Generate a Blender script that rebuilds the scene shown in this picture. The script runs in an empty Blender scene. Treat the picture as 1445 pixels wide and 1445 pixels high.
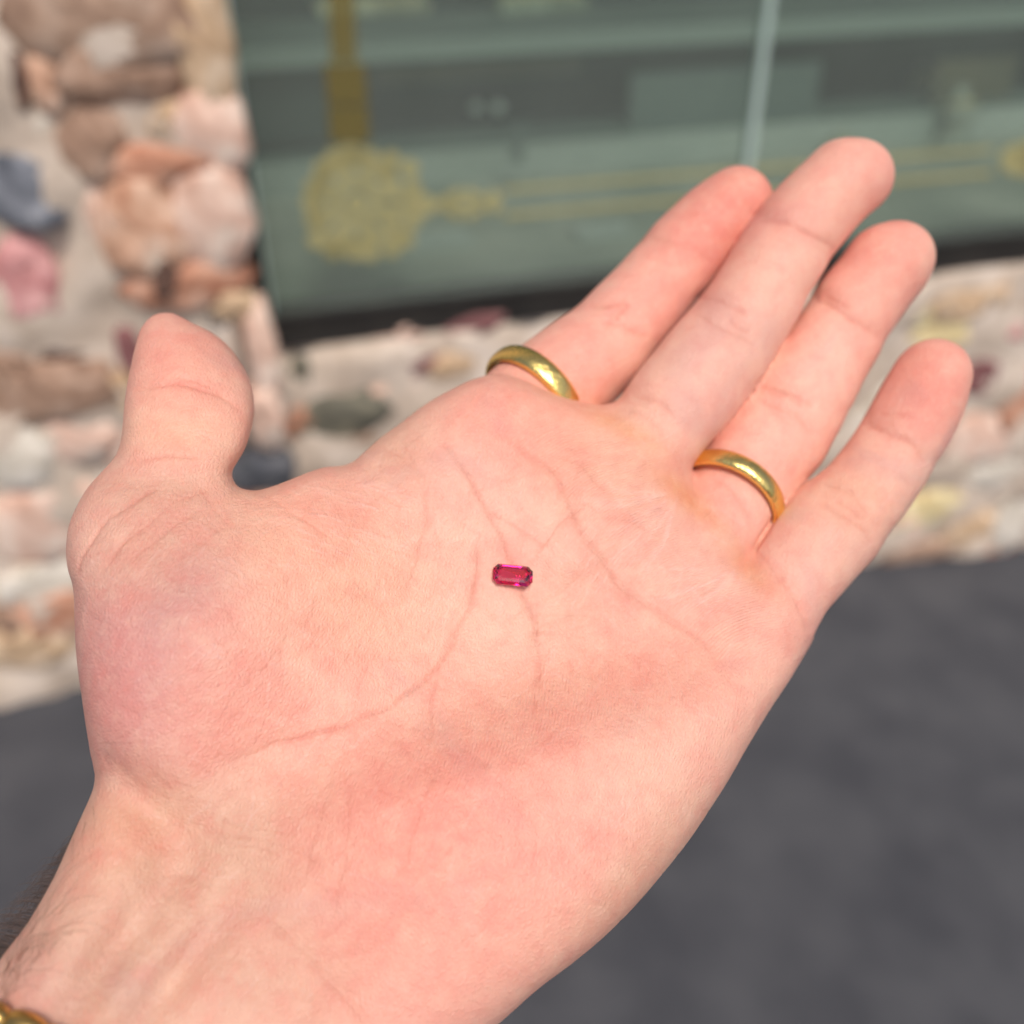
import bpy, bmesh, math, random
import numpy as np
from mathutils import Vector, Matrix

random.seed(7)
rng = np.random.default_rng(7)
sc = bpy.context.scene
COL = sc.collection

# ------------------------------------------------------------------ camera
PITCH = math.radians(35.5)          # looking down
CAM_H = 1.25
FPX = 1449.0                        # focal length in photo pixels (1445 px frame)
HALF = 722.5
cam_d = bpy.data.cameras.new('camera')
cam = bpy.data.objects.new('camera', cam_d); COL.objects.link(cam)
cam.location = (0, 0, CAM_H)
cam.rotation_euler = (math.pi / 2 - PITCH, 0, 0)
cam_d.sensor_width = 36.0
cam_d.lens = 36.0 * FPX / 1445.0
cam_d.clip_start = 0.01
cam_d.clip_end = 500
cam_d.dof.use_dof = True
cam_d.dof.focus_distance = 0.178
cam_d.dof.aperture_fstop = 9.2
sc.camera = cam
CR = np.array([1., 0, 0]); CF = np.array([0, math.cos(PITCH), -math.sin(PITCH)])
CU = np.array([0, math.sin(PITCH), math.cos(PITCH)]); CO = np.array([0, 0, CAM_H])

# ------------------------------------------------------------------ world and sun
SUN_EL, SUN_AZ = math.radians(56), math.radians(162)   # azimuth clockwise from +Y: behind the camera
world = bpy.data.worlds.new('World'); sc.world = world
world.use_nodes = True
wn = world.node_tree.nodes; wl = world.node_tree.links
sky = wn.new('ShaderNodeTexSky'); sky.sky_type = 'NISHITA'; sky.sun_disc = False
sky.sun_elevation = SUN_EL; sky.sun_rotation = SUN_AZ
sky.dust_density = 4.0; sky.air_density = 0.8; sky.ozone_density = 0.6
bg = wn['Background']; bg.inputs['Strength'].default_value = 0.085
wl.new(sky.outputs[0], bg.inputs['Color'])
sun_d = bpy.data.lights.new('sun', 'SUN'); sun = bpy.data.objects.new('sun', sun_d); COL.objects.link(sun)
sun_d.energy = 1.5; sun_d.angle = math.radians(16); sun_d.color = (1.0, 0.93, 0.86)
sdir = Vector((math.sin(SUN_AZ) * math.cos(SUN_EL), math.cos(SUN_AZ) * math.cos(SUN_EL), math.sin(SUN_EL)))
sun.rotation_euler = sdir.to_track_quat('Z', 'Y').to_euler()
sc.view_settings.view_transform = 'Standard'; sc.view_settings.look = 'None'
sc.view_settings.gamma = 1.0; sc.view_settings.use_curve_mapping = False
sc.view_settings.exposure = 0.37
sc.cycles.max_bounces = 12; sc.cycles.transmission_bounces = 12; sc.cycles.transparent_max_bounces = 12
sc.cycles.use_denoising = True

# ------------------------------------------------------------------ helpers
def srgb(r, g, b):
    f = lambda c: (c / 255 / 12.92) if c / 255 <= 0.04045 else ((c / 255 + 0.055) / 1.055) ** 2.4
    return (f(r), f(g), f(b))

def mat(name, color=(.5, .5, .5), rough=.6, metal=0.0, noise=None, bump=None, **kw):
    m = bpy.data.materials.new(name); m.use_nodes = True
    nt = m.node_tree; p = nt.nodes['Principled BSDF']
    p.inputs['Base Color'].default_value = (*color, 1)
    p.inputs['Roughness'].default_value = rough
    p.inputs['Metallic'].default_value = metal
    for k, v in kw.items():
        p.inputs[k.replace('_', ' ')].default_value = v
    if noise or bump:
        tc = nt.nodes.new('ShaderNodeTexCoord')
    if noise:      # (scale, detail, second colour)
        n = nt.nodes.new('ShaderNodeTexNoise'); n.inputs['Scale'].default_value = noise[0]; n.inputs['Detail'].default_value = noise[1]
        nt.links.new(tc.outputs['Object'], n.inputs['Vector'])
        cr = nt.nodes.new('ShaderNodeValToRGB')
        cr.color_ramp.elements[0].position = .35; cr.color_ramp.elements[1].position = .65
        cr.color_ramp.elements[0].color = (*color, 1); cr.color_ramp.elements[1].color = (*noise[2], 1)
        nt.links.new(n.outputs['Fac'], cr.inputs['Fac']); nt.links.new(cr.outputs['Color'], p.inputs['Base Color'])
    if bump:       # (scale, strength, distance)
        n = nt.nodes.new('ShaderNodeTexNoise'); n.inputs['Scale'].default_value = bump[0]; n.inputs['Detail'].default_value = 6
        nt.links.new(tc.outputs['Object'], n.inputs['Vector'])
        b = nt.nodes.new('ShaderNodeBump'); b.inputs['Strength'].default_value = bump[1]; b.inputs['Distance'].default_value = bump[2]
        nt.links.new(n.outputs['Fac'], b.inputs['Height']); nt.links.new(b.outputs['Normal'], p.inputs['Normal'])
    return m

def link(name, me, parent=None, m=None):
    o = bpy.data.objects.new(name, me); COL.objects.link(o)
    if parent: o.parent = parent
    if m: me.materials.append(m)
    return o

def tag(o, label=None, cat=None, group=None, kind=None):
    if label: o['label'] = label
    if cat: o['category'] = cat
    if group: o['group'] = group
    if kind: o['kind'] = kind
    return o

def smooth(me):
    me.polygons.foreach_set('use_smooth', np.ones(len(me.polygons), bool))

def ray(px, py):
    return CR * ((px - HALF) / FPX) - CU * ((py - HALF) / FPX) + CF

# the shop front's own frame: x along the wall (to the right), y out of the wall (towards the street), z up
WA = math.atan2(.2639, .9646)
WX = np.array([math.cos(WA), math.sin(WA), 0]); WN = np.array([math.sin(WA), -math.cos(WA), 0])
_r = ray(1240, 787); O = CO + _r * (CAM_H / -_r[2])
O[2] = 0
def hit(px, py, off):            # where the line of sight of a pixel meets the plane `off` in front of the wall face
    r = ray(px, py); t = (WN @ O + off - WN @ CO) / (WN @ r)
    P = CO + r * t; return ((P - O) @ WX, P[2])
def loc(x, y, z):
    return O + WX * x + WN * y + np.array([0, 0, z])

class MB:
    def __init__(s): s.v = []; s.f = []
    def quadbox(s, c):           # c: 8 corners
        n = len(s.v); s.v += [tuple(p) for p in c]
        for f in ((0, 3, 2, 1), (4, 5, 6, 7), (0, 1, 5, 4), (1, 2, 6, 5), (2, 3, 7, 6), (3, 0, 4, 7)):
            s.f.append(tuple(n + i for i in f))
        return s
    def box(s, x0, x1, y0, y1, z0, z1):
        return s.quadbox([loc(a, b, c) for c in (z0, z1) for a, b in ((x0, y0), (x1, y0), (x1, y1), (x0, y1))])
    def build(s, name, m, parent=None, bevel=0, sm=False):
        me = bpy.data.meshes.new(name); me.from_pydata(s.v, [], s.f); me.update()
        bm = bmesh.new(); bm.from_mesh(me)
        bmesh.ops.recalc_face_normals(bm, faces=bm.faces)
        if bevel: bmesh.ops.bevel(bm, geom=bm.edges[:], offset=bevel, segments=2, affect='EDGES', profile=.7)
        bm.to_mesh(me); bm.free()
        if sm: smooth(me)
        return link(name, me, parent, m)

def empty(name, p):
    o = bpy.data.objects.new(name, None); COL.objects.link(o); o.location = p; o.empty_display_size = .05
    bpy.context.view_layer.update()
    return o
def adopt(o, root):
    """parent o (built in world coordinates) to an empty without moving it"""
    o.parent = root; o.matrix_parent_inverse = Matrix.Translation(root.location).inverted()
    return o
# ------------------------------------------------------------------ ground
# the street falls slightly to the right; plane through two points at the foot of the wall, level towards the street
uA, zA = hit(1445, 776, 0.0); uB, zB = hit(50, 962, 0.06)
gslope = (zB - zA) / (uB - uA)
def gz(u): return zA + gslope * (u - uA)
m_ground = mat('asphalt', (.050, .053, .064), .85, noise=(8, 14, (.078, .081, .092)), bump=(160, .5, .004))
gv = []; gf = []
us = np.linspace(-14, 14, 57); ys = np.concatenate([np.linspace(-.5, 3, 36), np.linspace(3.5, 30, 20)])
for y in ys:
    for u in us: gv.append(tuple(loc(u, y, gz(max(min(u, 4), -4)) + .003 * math.sin(u * 9 + y * 5))))
nu = len(us)
for j in range(len(ys) - 1):
    for i in range(nu - 1): a = j * nu + i; gf.append((a, a + 1, a + nu + 1, a + nu))
me = bpy.data.meshes.new('pavement'); me.from_pydata(gv, [], gf); me.update(); smooth(me)
tag(link('pavement', me, None, m_ground), 'dark grey asphalt pavement at the foot of the stone wall', kind='structure')
far_v = [(-250, -250, zA - .35), (250, -250, zA - .35), (250, 250, zA - .35), (-250, 250, zA - .35)]
me = bpy.data.meshes.new('ground'); me.from_pydata(far_v, [], [(0, 1, 2, 3)]); me.update()
tag(link('ground', me, None, m_ground), 'grey ground reaching out beyond the street', kind='structure')

# ------------------------------------------------------------------ stone masonry
def stone_mat(name, a, b, c, rough=.85, sc_=11):
    m = bpy.data.materials.new(name); m.use_nodes = True; nt = m.node_tree; p = nt.nodes['Principled BSDF']
    tc = nt.nodes.new('ShaderNodeTexCoord'); n = nt.nodes.new('ShaderNodeTexNoise'); n.inputs['Scale'].default_value = sc_; n.inputs['Detail'].default_value = 8; n.inputs['Distortion'].default_value = 1.4
    nt.links.new(tc.outputs['Object'], n.inputs['Vector'])
    cr = nt.nodes.new('ShaderNodeValToRGB'); e = cr.color_ramp.elements
    e[0].position = .36; e[0].color = (*a, 1); e[1].position = .66; e[1].color = (*c, 1); x = e.new(.5); x.color = (*b, 1)
    nt.links.new(n.outputs['Fac'], cr.inputs['Fac']); nt.links.new(cr.outputs['Color'], p.inputs['Base Color'])
    n2 = nt.nodes.new('ShaderNodeTexNoise'); n2.inputs['Scale'].default_value = 45; n2.inputs['Detail'].default_value = 8; nt.links.new(tc.outputs['Object'], n2.inputs['Vector'])
    b_ = nt.nodes.new('ShaderNodeBump'); b_.inputs['Strength'].default_value = .7; b_.inputs['Distance'].default_value = .004
    nt.links.new(n2.outputs['Fac'], b_.inputs['Height']); nt.links.new(b_.outputs['Normal'], p.inputs['Normal'])
    p.inputs['Roughness'].default_value = rough
    return m
S = lambda r, g, b: tuple(min(.92, 1.2 * c) for c in srgb(r, g, b))
SM = {
 'brown': stone_mat('brown stone', S(108, 82, 66), S(158, 128, 108), S(186, 160, 142)),
 'mauve': stone_mat('mauve stone', S(122, 96, 80), S(162, 134, 114), S(190, 166, 148)),
 'tan': stone_mat('tan stone', S(160, 126, 96), S(196, 168, 136), S(220, 200, 176)),
 'orange': stone_mat('orange stone', S(168, 118, 92), S(202, 162, 136), S(226, 200, 180), sc_=12),
 'rust': stone_mat('rust stone', S(156, 98, 74), S(190, 138, 112), S(216, 180, 158)),
 'dark': stone_mat('dark brown stone', S(66, 48, 42), S(92, 68, 58), S(130, 100, 84)),
 'slate': stone_mat('blue grey stone', S(72, 76, 84), S(108, 112, 120), S(156, 158, 164), sc_=14),
 'red': stone_mat('pink red stone', S(166, 100, 98), S(196, 140, 138), S(224, 176, 172)),
 'maroon': stone_mat('maroon stone', S(94, 56, 58), S(128, 84, 84), S(160, 118, 114)),
 'white': stone_mat('white quartz stone', S(180, 170, 154), S(208, 200, 186), S(228, 220, 210)),
 'pink': stone_mat('pale pink stone', S(190, 150, 130), S(218, 186, 168), S(236, 214, 200)),
 'green': stone_mat('grey green stone', S(74, 72, 62), S(102, 100, 88), S(138, 132, 112)),
 'char': stone_mat('charcoal stone', S(54, 56, 60), S(76, 78, 84), S(112, 112, 114)),
 'yellow': stone_mat('pale yellow stone', S(180, 158, 112), S(212, 194, 146), S(232, 220, 190)),
}
m_mortar = stone_mat('mortar', S(182, 166, 150), S(196, 181, 165), S(210, 196, 182), sc_=10)

def make_stone(root, u, z, hw, hh, rot, kind, off, depth=.04, label=None):
    """a split-faced block: an angular outline, a narrow arris and a front broken into a few tilted faces"""
    k = int(rng.integers(8, 12)); c, s = math.cos(rot), math.sin(rot); v = []; f = []
    A = [(i + .55 * (rng.random() - .5)) * 6.2832 / k for i in range(k)]
    Rr = [1 / max(abs(math.cos(a)) ** 3 + abs(math.sin(a)) ** 3, .2) ** (1 / 3) * (.90 + .16 * rng.random()) for a in A]
    gx_, gz_ = rng.normal() * .25, rng.normal() * .25
    def P(r, i, y, q=0): 
        X, K = math.cos(A[i]) * Rr[i] * r * hw, math.sin(A[i]) * Rr[i] * r * hh
        return tuple(WX * (X * c - K * s) + WN * y + np.array([0, 0, X * s + K * c]))
    face = lambda i, r: depth * (.62 + .22 * gx_ * math.cos(A[i]) + .22 * gz_ * math.sin(A[i]) + .16 * rng.normal() * (1 if r < .9 else .6))
    for r, base in ((1.0, -.02), (.985, None), (.86, 1), (.45, 1)):
        for i in range(k):
            y = base if base == -.02 else (depth * .25 if base is None else max(depth * .3, face(i, r)))
            v.append(P(r * (1 + .05 * rng.normal() * (r < .9)), i, y))
    v.append(tuple(WN * depth * (.75 + .2 * rng.random())))
    for j_ in range(3):
        for i in range(k):
            a, b = j_ * k + i, j_ * k + (i + 1) % k
            if j_ < 1: f.append((a, b, b + k, a + k))
            else: f += [(a, b, b + k), (a, b + k, a + k)] if (i + j_) % 2 else [(a, b, a + k), (b, b + k, a + k)]
    for i in range(k): f.append((3 * k + i, 3 * k + (i + 1) % k, 4 * k))
    me = bpy.data.meshes.new('stone'); me.from_pydata(v, [], f); me.update()
    bm = bmesh.new(); bm.from_mesh(me); bmesh.ops.recalc_face_normals(bm, faces=bm.faces); bm.to_mesh(me); bm.free()
    me.polygons.foreach_set('use_smooth', np.ones(len(me.polygons), bool))
    o = link('stone', me, root, SM[kind])
    o.location = Vector(loc(u, off, z)) - root.location
    if label: o['label'] = label
    return o

def masonry_face(name, root, u0, u1, z0, z1, off, m, back=.25, edge=None):
    """the rough mortar body the stones are bedded in; edge(z) bends its right border"""
    nx, nz = max(4, int((u1 - u0) / .035)), max(4, int((z1 - z0) / .035))
    v = []; f = []
    for j in range(nz + 1):
        z = z0 + (z1 - z0) * j / nz
        ue = u1 + (edge(z) if edge else 0)
        for i in range(nx + 1):
            u = u0 + (ue - u0) * i / nx
            w = .008 * math.sin(u * 37 + z * 21) + .007 * math.sin(z * 47 - u * 13) + .005 * rng.normal()
            v.append(tuple(loc(u, off - .004 + w, z)))
    for j in range(nz):
        for i in range(nx): a = j * (nx + 1) + i; f.append((a, a + 1, a + nx + 2, a + nx + 1))
    for j in range(nz):          # right return, rounded arris
        pass
    n = len(v); K = 8
    for j in range(nz + 1):
        z = z0 + (z1 - z0) * j / nz; ue = u1 + (edge(z) if edge else 0)
        for k in range(1, K + 1):
            t = k / K; v.append(tuple(loc(ue + .02 * math.sin(min(t * 3, 1) * math.pi / 2) + .006 * rng.normal(), off - .012 - back * t, z)))
    for j in range(nz):
        for k in range(K):
            a = j * (nx + 1) + nx if k == 0 else n + j * K + k - 1
            b = (j + 1) * (nx + 1) + nx if k == 0 else n + (j + 1) * K + k - 1
            f.append((a, n + j * K + k, n + (j + 1) * K + k, b))
    # top
    t0 = nz * (nx + 1); n2 = len(v)
    for i in range(nx + 1):
        u = u0 + (u1 + (edge(z1) if edge else 0) - u0) * i / nx; v.append(tuple(loc(u, off - .012 - back, z1)))
    for i in range(nx): f.append((t0 + i, t0 + i + 1, n2 + i + 1, n2 + i))
    me = bpy.data.meshes.new(name); me.from_pydata(v, [], f); me.update(); smooth(me)
    o = link(name, me, None, m); return adopt(o, root)

PIL_OFF = .10
def pxscale(px, py, off):
    a = hit(px - 5, py, off); b = hit(px + 5, py, off); return abs(b[0] - a[0]) / 10
def stones_from(root, lst, off, kinddepth=.03):
    placed = []
    for (px, py, hw, hh, rot, kind, *rest) in lst:
        u, z = hit(px, py, off); s = pxscale(px, py, off)
        dv = abs(hit(px, py + 5, off)[1] - hit(px, py - 5, off)[1]) / 10
        dep = rest[0] if rest else kinddepth
        make_stone(root, u, z, hw * s * 1.1, hh * dv * 1.12, math.radians(-rot), kind, off - .012, dep * .6, rest[1] if len(rest) > 1 else None)
        placed.append((u, z, hw * s, hh * dv))
    return placed
def fill(root, placed, u0, u1, z0, z1, off, kinds, n=400, skip=None):
    for _ in range(n):
        hw = .06 + .09 * rng.random(); hh = hw * (.4 + .45 * rng.random())
        u = u0 + hw + (u1 - u0 - 2 * hw) * rng.random(); z = z0 + hh + (z1 - z0 - 2 * hh) * rng.random()
        if skip and skip(u, z): continue
        if any(abs(u - a) < (hw + c) * .98 and abs(z - b) < (hh + d) * .98 for a, b, c, d in placed): continue
        placed.append((u, z, hw, hh))
        make_stone(root, u, z, hw * .93, hh * .93, rng.normal() * .12, kinds[int(rng.integers(len(kinds)))], off - .012, .02)

# pillar on the left
u_p, _ = hit(334, 300, PIL_OFF)
zt = 3.1
pil = empty('stone_pillar', loc(u_p - .35, 0, gz(u_p - .35)))
tag(pil, 'rubble stone pillar of brown, orange and pink stones at the left of the shop window', 'pillar')
def pedge(z): return .016 * math.sin(z * 9.0 + .6) + .012 * math.sin(z * 23) - .008
masonry_face('mortar', pil, u_p - 1.5, u_p - .03, min(gz(u_p - 1.5), gz(u_p)) - .1, zt, PIL_OFF, m_mortar, .3, pedge)
PST = [
 (140, 30, 150, 62, 4, 'mauve', .04), (168, 108, 92, 40, 4, 'brown', .045), (290, 66, 40, 104, 2, 'tan', .045), (8, 116, 34, 46, 0, 'dark', .03), (62, 122, 22, 40, 0, 'orange', .03),
 (130, 205, 46, 50, 6, 'brown', .045), (300, 190, 52, 58, -14, 'pink', .045), (236, 168, 34, 20, -40, 'tan', .03), (26, 182, 46, 20, 0, 'white', .015),
 (40, 276, 62, 54, 5, 'slate', .045), (222, 232, 74, 30, -4, 'rust', .045), (300, 308, 62, 74, 5, 'pink', .05), (205, 322, 70, 72, 8, 'orange', .05), (262, 402, 92, 34, -4, 'rust', .05),
 (234, 388, 20, 26, 20, 'dark', .062), (140, 300, 20, 50, 8, 'pink', .04), (28, 400, 56, 62, 0, 'red', .04), (330, 436, 34, 26, 0, 'tan', .04),
 (182, 497, 17, 34, -4, 'maroon', .04), (92, 503, 44, 9, 3, 'dark', .02), (310, 462, 20, 13, 10, 'char', .03),  # the long thin dark piece is a strip standing in for a shaded slit
 (70, 556, 106, 40, -3, 'brown', .045), (15, 520, 30, 22, 0, 'brown', .04), (370, 500, 22, 66, 0, 'pink', .05), (374, 592, 26, 44, 0, 'pink', .05), (368, 672, 50, 28, 0, 'char', .055), (22, 650, 58, 44, 4, 'white', .045), (116, 618, 62, 34, -12, 'pink', .04), (20, 712, 48, 12, -14, 'char', .016),  # thin charcoal piece painted in for the dark gap between two stones
 (66, 742, 96, 50, -18, 'pink', .05), (70, 826, 84, 30, -8, 'white', .04), (86, 868, 96, 32, -6, 'rust', .045), (40, 915, 74, 28, -4, 'tan', .045), (20, 870, 40, 26, 0, 'brown', .04), (200, 560, 60, 40, 0, 'tan'), (300, 560, 44, 40, 0, 'mauve'), (230, 640, 80, 36, 0, 'pink'), (190, 740, 60, 40, 0, 'brown'),
 (300, 730, 52, 44, 0, 'rust'), (200, 850, 66, 46, 0, 'mauve'), (330, 830, 50, 50, 0, 'white'), (160, 925, 54, 28, 0, 'pink'), (290, 920, 60, 30, 0, 'tan'), (380, 740, 30, 60, 0, 'orange'),
]
pl = stones_from(pil, PST, PIL_OFF)
zg = gz(u_p)
fill(pil, pl, u_p - 1.45, u_p, zg, zt - .1, PIL_OFF, ['brown', 'mauve', 'tan', 'pink', 'orange', 'white', 'red'], 1600, lambda u, z: u > hit(0, 400, PIL_OFF)[0] - .1 and z < hit(150, 0, PIL_OFF)[1] + .1)
# low wall under the window
uL = u_p - .05; uR = uL + 4.2
_, z_s1 = hit(399, 497, 0); _, z_s2 = hit(1445, 374, 0)
ZS = (z_s1 + z_s2) / 2
low = empty('stone_wall', loc((uL + uR) / 2, 0, gz(uL)))
tag(low, 'low rubble stone wall in pale mortar beneath the shop window', 'wall')
masonry_face('mortar', low, uL, uR, gz(uR) - .15, ZS, 0.0, m_mortar, .3)
LST = [
 (478, 590, 74, 30, -2, 'green', .035), (420, 596, 24, 22, 10, 'rust', .03), (588, 519, 32, 12, 0, 'maroon', .025), (508, 511, 32, 11, -4, 'tan', .02), (668, 462, 44, 13, -8, 'maroon', .03), (424, 534, 15, 24, 10, 'green', .02), (362, 674, 46, 26, 0, 'char', .035),
 (555, 560, 40, 16, -8, 'pink', .02), (640, 520, 34, 16, -5, 'tan', .02), (560, 478, 44, 12, -6, 'pink', .02), (450, 640, 50, 18, -5, 'pink', .02), (500, 625, 34, 12, 0, 'mauve', .02),
 (1370, 428, 50, 22, -5, 'tan', .035), (1300, 440, 24, 22, 0, 'yellow', .02), (1425, 471, 22, 13, 0, 'red', .03), (1330, 480, 40, 20, -6, 'yellow', .025), (1386, 534, 24, 24, 0, 'maroon', .035), (1440, 565, 20, 46, 8, 'rust', .04), (1340, 560, 30, 16, -10, 'pink', .025),
 (1385, 622, 68, 30, 6, 'pink', .035), (1410, 668, 40, 20, 0, 'white', .03), (1432, 735, 26, 42, 8, 'white', .035), (1310, 722, 46, 24, -8, 'yellow', .035), (1375, 752, 42, 24, 5, 'tan', .03), (1272, 755, 36, 28, 5, 'pink', .035), (1238, 600, 30, 60, 30, 'white', .03), (1290, 640, 34, 36, 15, 'pink', .03),
 (1210, 640, 24, 40, 30, 'rust', .02), (1400, 775, 40, 14, 0, 'rust', .03), (1300, 782, 46, 12, 0, 'mauve', .03), (1255, 690, 26, 22, 0, 'char', .02), (1340, 600, 12, 16, 0, 'mauve', .02), (1430, 620, 20, 14, 0, 'pink', .03), (1150, 480, 36, 26, 0, 'white', .025), (1400, 400, 26, 12, 0, 'mauve', .02),
]
pl = stones_from(low, LST, 0.0)
fill(low, pl, uL + .05, uR, gz(uR), ZS - .02, 0.0, ['brown', 'mauve', 'tan', 'pink', 'white', 'pink', 'green', 'red', 'yellow', 'maroon', 'rust', 'mauve'], 420)

# ------------------------------------------------------------------ shop window
WIN_OFF = -.03
_, z_g = hit(600, 420, WIN_OFF)         # where the glass leaves the dark bottom rail
ZT = 2.5
shop = empty('shop_window', loc((uL + uR) / 2, WIN_OFF, ZS))
tag(shop, 'green tinted shop window in a dark frame with a lit-from-outside display behind its glass', 'window')
shop['label'] = 'green tinted shop window in a dark frame above the low stone wall'
m_rail = mat('dark rail', (.018, .016, .015), .5, noise=(12, 4, (.03, .027, .024)))
def glass_mat(name, tintc, veil, spec=.5):
    m = bpy.data.materials.new(name); m.use_nodes = True; nt = m.node_tree; N = nt.nodes; L = nt.links
    N.remove(N['Principled BSDF']); out = N['Material Output']
    tr = N.new('ShaderNodeBsdfTransparent'); tr.inputs['Color'].default_value = (*tintc, 1)
    gl = N.new('ShaderNodeBsdfGlossy'); gl.inputs['Roughness'].default_value = .04; gl.inputs['Color'].default_value = (.95, 1, .97, 1)
    df = N.new('ShaderNodeBsdfDiffuse'); df.inputs['Color'].default_value = (.44, .48, .44, 1)  # pale diffuse veil imitates the street's reflection hanging in the glass
    lw = N.new('ShaderNodeLayerWeight'); lw.inputs['Blend'].default_value = .5
    pw = N.new('ShaderNodeMath'); pw.operation = 'POWER'; L.new(lw.outputs['Facing'], pw.inputs[0]); pw.inputs[1].default_value = 5
    fr = N.new('ShaderNodeMath'); fr.operation = 'MULTIPLY_ADD'; L.new(pw.outputs[0], fr.inputs[0]); fr.inputs[1].default_value = .9; fr.inputs[2].default_value = .045
    tc = N.new('ShaderNodeTexCoord'); n = N.new('ShaderNodeTexNoise'); n.inputs['Scale'].default_value = 2.2; n.inputs['Detail'].default_value = 4
    L.new(tc.outputs['Object'], n.inputs['Vector'])
    mr = N.new('ShaderNodeMapRange'); mr.inputs[1].default_value = .3; mr.inputs[2].default_value = .7; mr.inputs[3].default_value = veil * .7; mr.inputs[4].default_value = veil * 1.35
    L.new(n.outputs['Fac'], mr.inputs[0])
    m1 = N.new('ShaderNodeMixShader'); L.new(mr.outputs[0], m1.inputs[0]); L.new(tr.outputs[0], m1.inputs[1]); L.new(df.outputs[0], m1.inputs[2])
    m2 = N.new('ShaderNodeMixShader'); L.new(fr.outputs[0], m2.inputs[0]); L.new(m1.outputs[0], m2.inputs[1]); L.new(gl.outputs[0], m2.inputs[2])
    L.new(m2.outputs[0], out.inputs['Surface']); return m
m_glass = glass_mat('window glass', (.86, .93, .89), .13)
m_gedge = mat('glass edge', (.42, .55, .50), .25, noise=(5, 3, (.50, .62, .57)))
def add(mb, name, m, root, bevel=0, label=None):
    o = adopt(mb.build(name, m, None, bevel), root)
    if label: o['label'] = label
    return o
_, z_r0 = hit(1200, 392, 0.0)
add(MB().box(uL - .02, uR, -.12, -.004, ZS + .002, ZS + .022), 'sill', m_rail, shop, .003)
add(MB().box(uL - .02, uR, -.075, -.018, ZS + .024, z_g), 'bottom_rail', m_rail, shop, .004)
u_m, _ = hit(1070, 115, WIN_OFF)         # joint between two panes
u_w0, _ = hit(360, 250, WIN_OFF)
pane1 = MB().box(u_w0, u_m - .006, WIN_OFF - .004, WIN_OFF + .004, z_g + .001, ZT)
add(pane1, 'pane', m_glass, shop)
add(MB().box(u_m + .006, uR, WIN_OFF - .004, WIN_OFF + .004, z_g + .001, ZT), 'pane', m_glass, shop)
add(MB().box(u_m - .0055, u_m + .0055, WIN_OFF - .012, WIN_OFF + .006, z_g + .001, ZT), 'glass_fin', m_gedge, shop)
add(MB().box(u_w0 - .004, u_w0 - .001, WIN_OFF - .02, WIN_OFF + .006, z_g + .001, ZT), 'glass_edge', m_gedge, shop)
add(MB().box(uL - .02, u_w0 - .0045, -.12, -.035, z_g + .001, ZT), 'side_rail', m_rail, shop)
add(MB().box(uL - .02, uR, -.12, -.02, ZT + .001, ZT + .12), 'head_rail', m_rail, shop)

# gilt ornament printed on the glass (kept a hair in front of it)
m_gilt = mat('gilt film', (.58, .54, .27), .5, .1, noise=(40, 3, (.48, .44, .20)))
m_gilt_d = mat('dark gilt film', (.27, .22, .07), .45, .2)
for m_, al in ((m_gilt, .78), (m_gilt_d, .6)): m_.node_tree.nodes['Principled BSDF'].inputs['Alpha'].default_value = al
def gilt(pieces, name='gilt_ornament', label=None, mm=None):
    v = []; f = []
    for P in pieces:
        n0 = len(v); pts = []
        for (px, py) in P:
            u, z = hit(px, py, WIN_OFF + .006); pts.append((u, z))
        k = len(pts)
        for d in (.0055, .0050):
            for (u, z) in pts: v.append(tuple(loc(u, WIN_OFF + d, z)))
        f.append(tuple(range(n0, n0 + k))); f.append(tuple(range(n0 + 2 * k - 1, n0 + k - 1, -1)))
        for i in range(k): j = (i + 1) % k; f.append((n0 + i, n0 + k + i, n0 + k + j, n0 + j))
    me = bpy.data.meshes.new(name); me.from_pydata(v, [], f); me.update()
    o = adopt(link(name, me, None, mm or m_gilt), shop)
    if label: o['label'] = label
    return o
def ringp(cx, cy, r1, r2, a0, a1, sx=1, sy=1):
    n = 8; A = [math.radians(a0 + (a1 - a0) * i / n) for i in range(n + 1)]
    return [(cx + r1 * sx * math.cos(a), cy + r1 * sy * math.sin(a)) for a in A] + [(cx + r2 * sx * math.cos(a), cy + r2 * sy * math.sin(a)) for a in A[::-1]]
def blob(cx, cy, r, k=7, sx=1, sy=1, ph=0):
    return [(cx + r * sx * math.cos(6.283 * i / k + ph), cy + r * sy * math.sin(6.283 * i / k + ph)) for i in range(k)]
med = [blob(503, 288, 15, 10)]
for (r1, r2) in ((19, 41), (44, 66)):
    for q in range(8): med.append(ringp(503, 286, r1, r2, q * 45 + 3, q * 45 + 42))
for q in range(18):
    a = 6.283 * q / 18; e_ = 1 / (abs(math.cos(a)) ** 4 + abs(math.sin(a)) ** 4) ** .25
    med.append(blob(512 + 70 * e_ * math.cos(a) + rng.normal() * 2, 288 + 66 * e_ * math.sin(a) + rng.normal() * 2, 13 + 2 * rng.random(), 6))
med += [blob(470, 350, 15, 7), blob(558, 330, 15, 7), blob(455, 245, 13, 7), blob(545, 240, 15, 7), blob(495, 216, 16, 7, 1.4, .8)]
gilt(med, label='round gilt rosette in the corner of the ornament')
arm = [blob(598, 290, 17, 8), blob(622, 288, 10, 6)] + [ringp(655, 288, 12, 22, q * 90 + 6, q * 90 + 84, 1.4, 1) for q in range(4)] + [blob(655, 288, 9, 7, 1.6, 1), blob(697, 285, 11, 7, 1, 1.6)]
gilt(arm, label='short gilt scroll beside the rosette')
gilt([[(466, 202), (522, 202), (519, 150), (463, 150)], [(463, 147), (519, 147), (514, 90), (458, 90)], [(468, 87), (504, 87), (492, -140), (456, -140)]], 'gilt_border', 'upright dark gilt band above the rosette', m_gilt_d)
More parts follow.
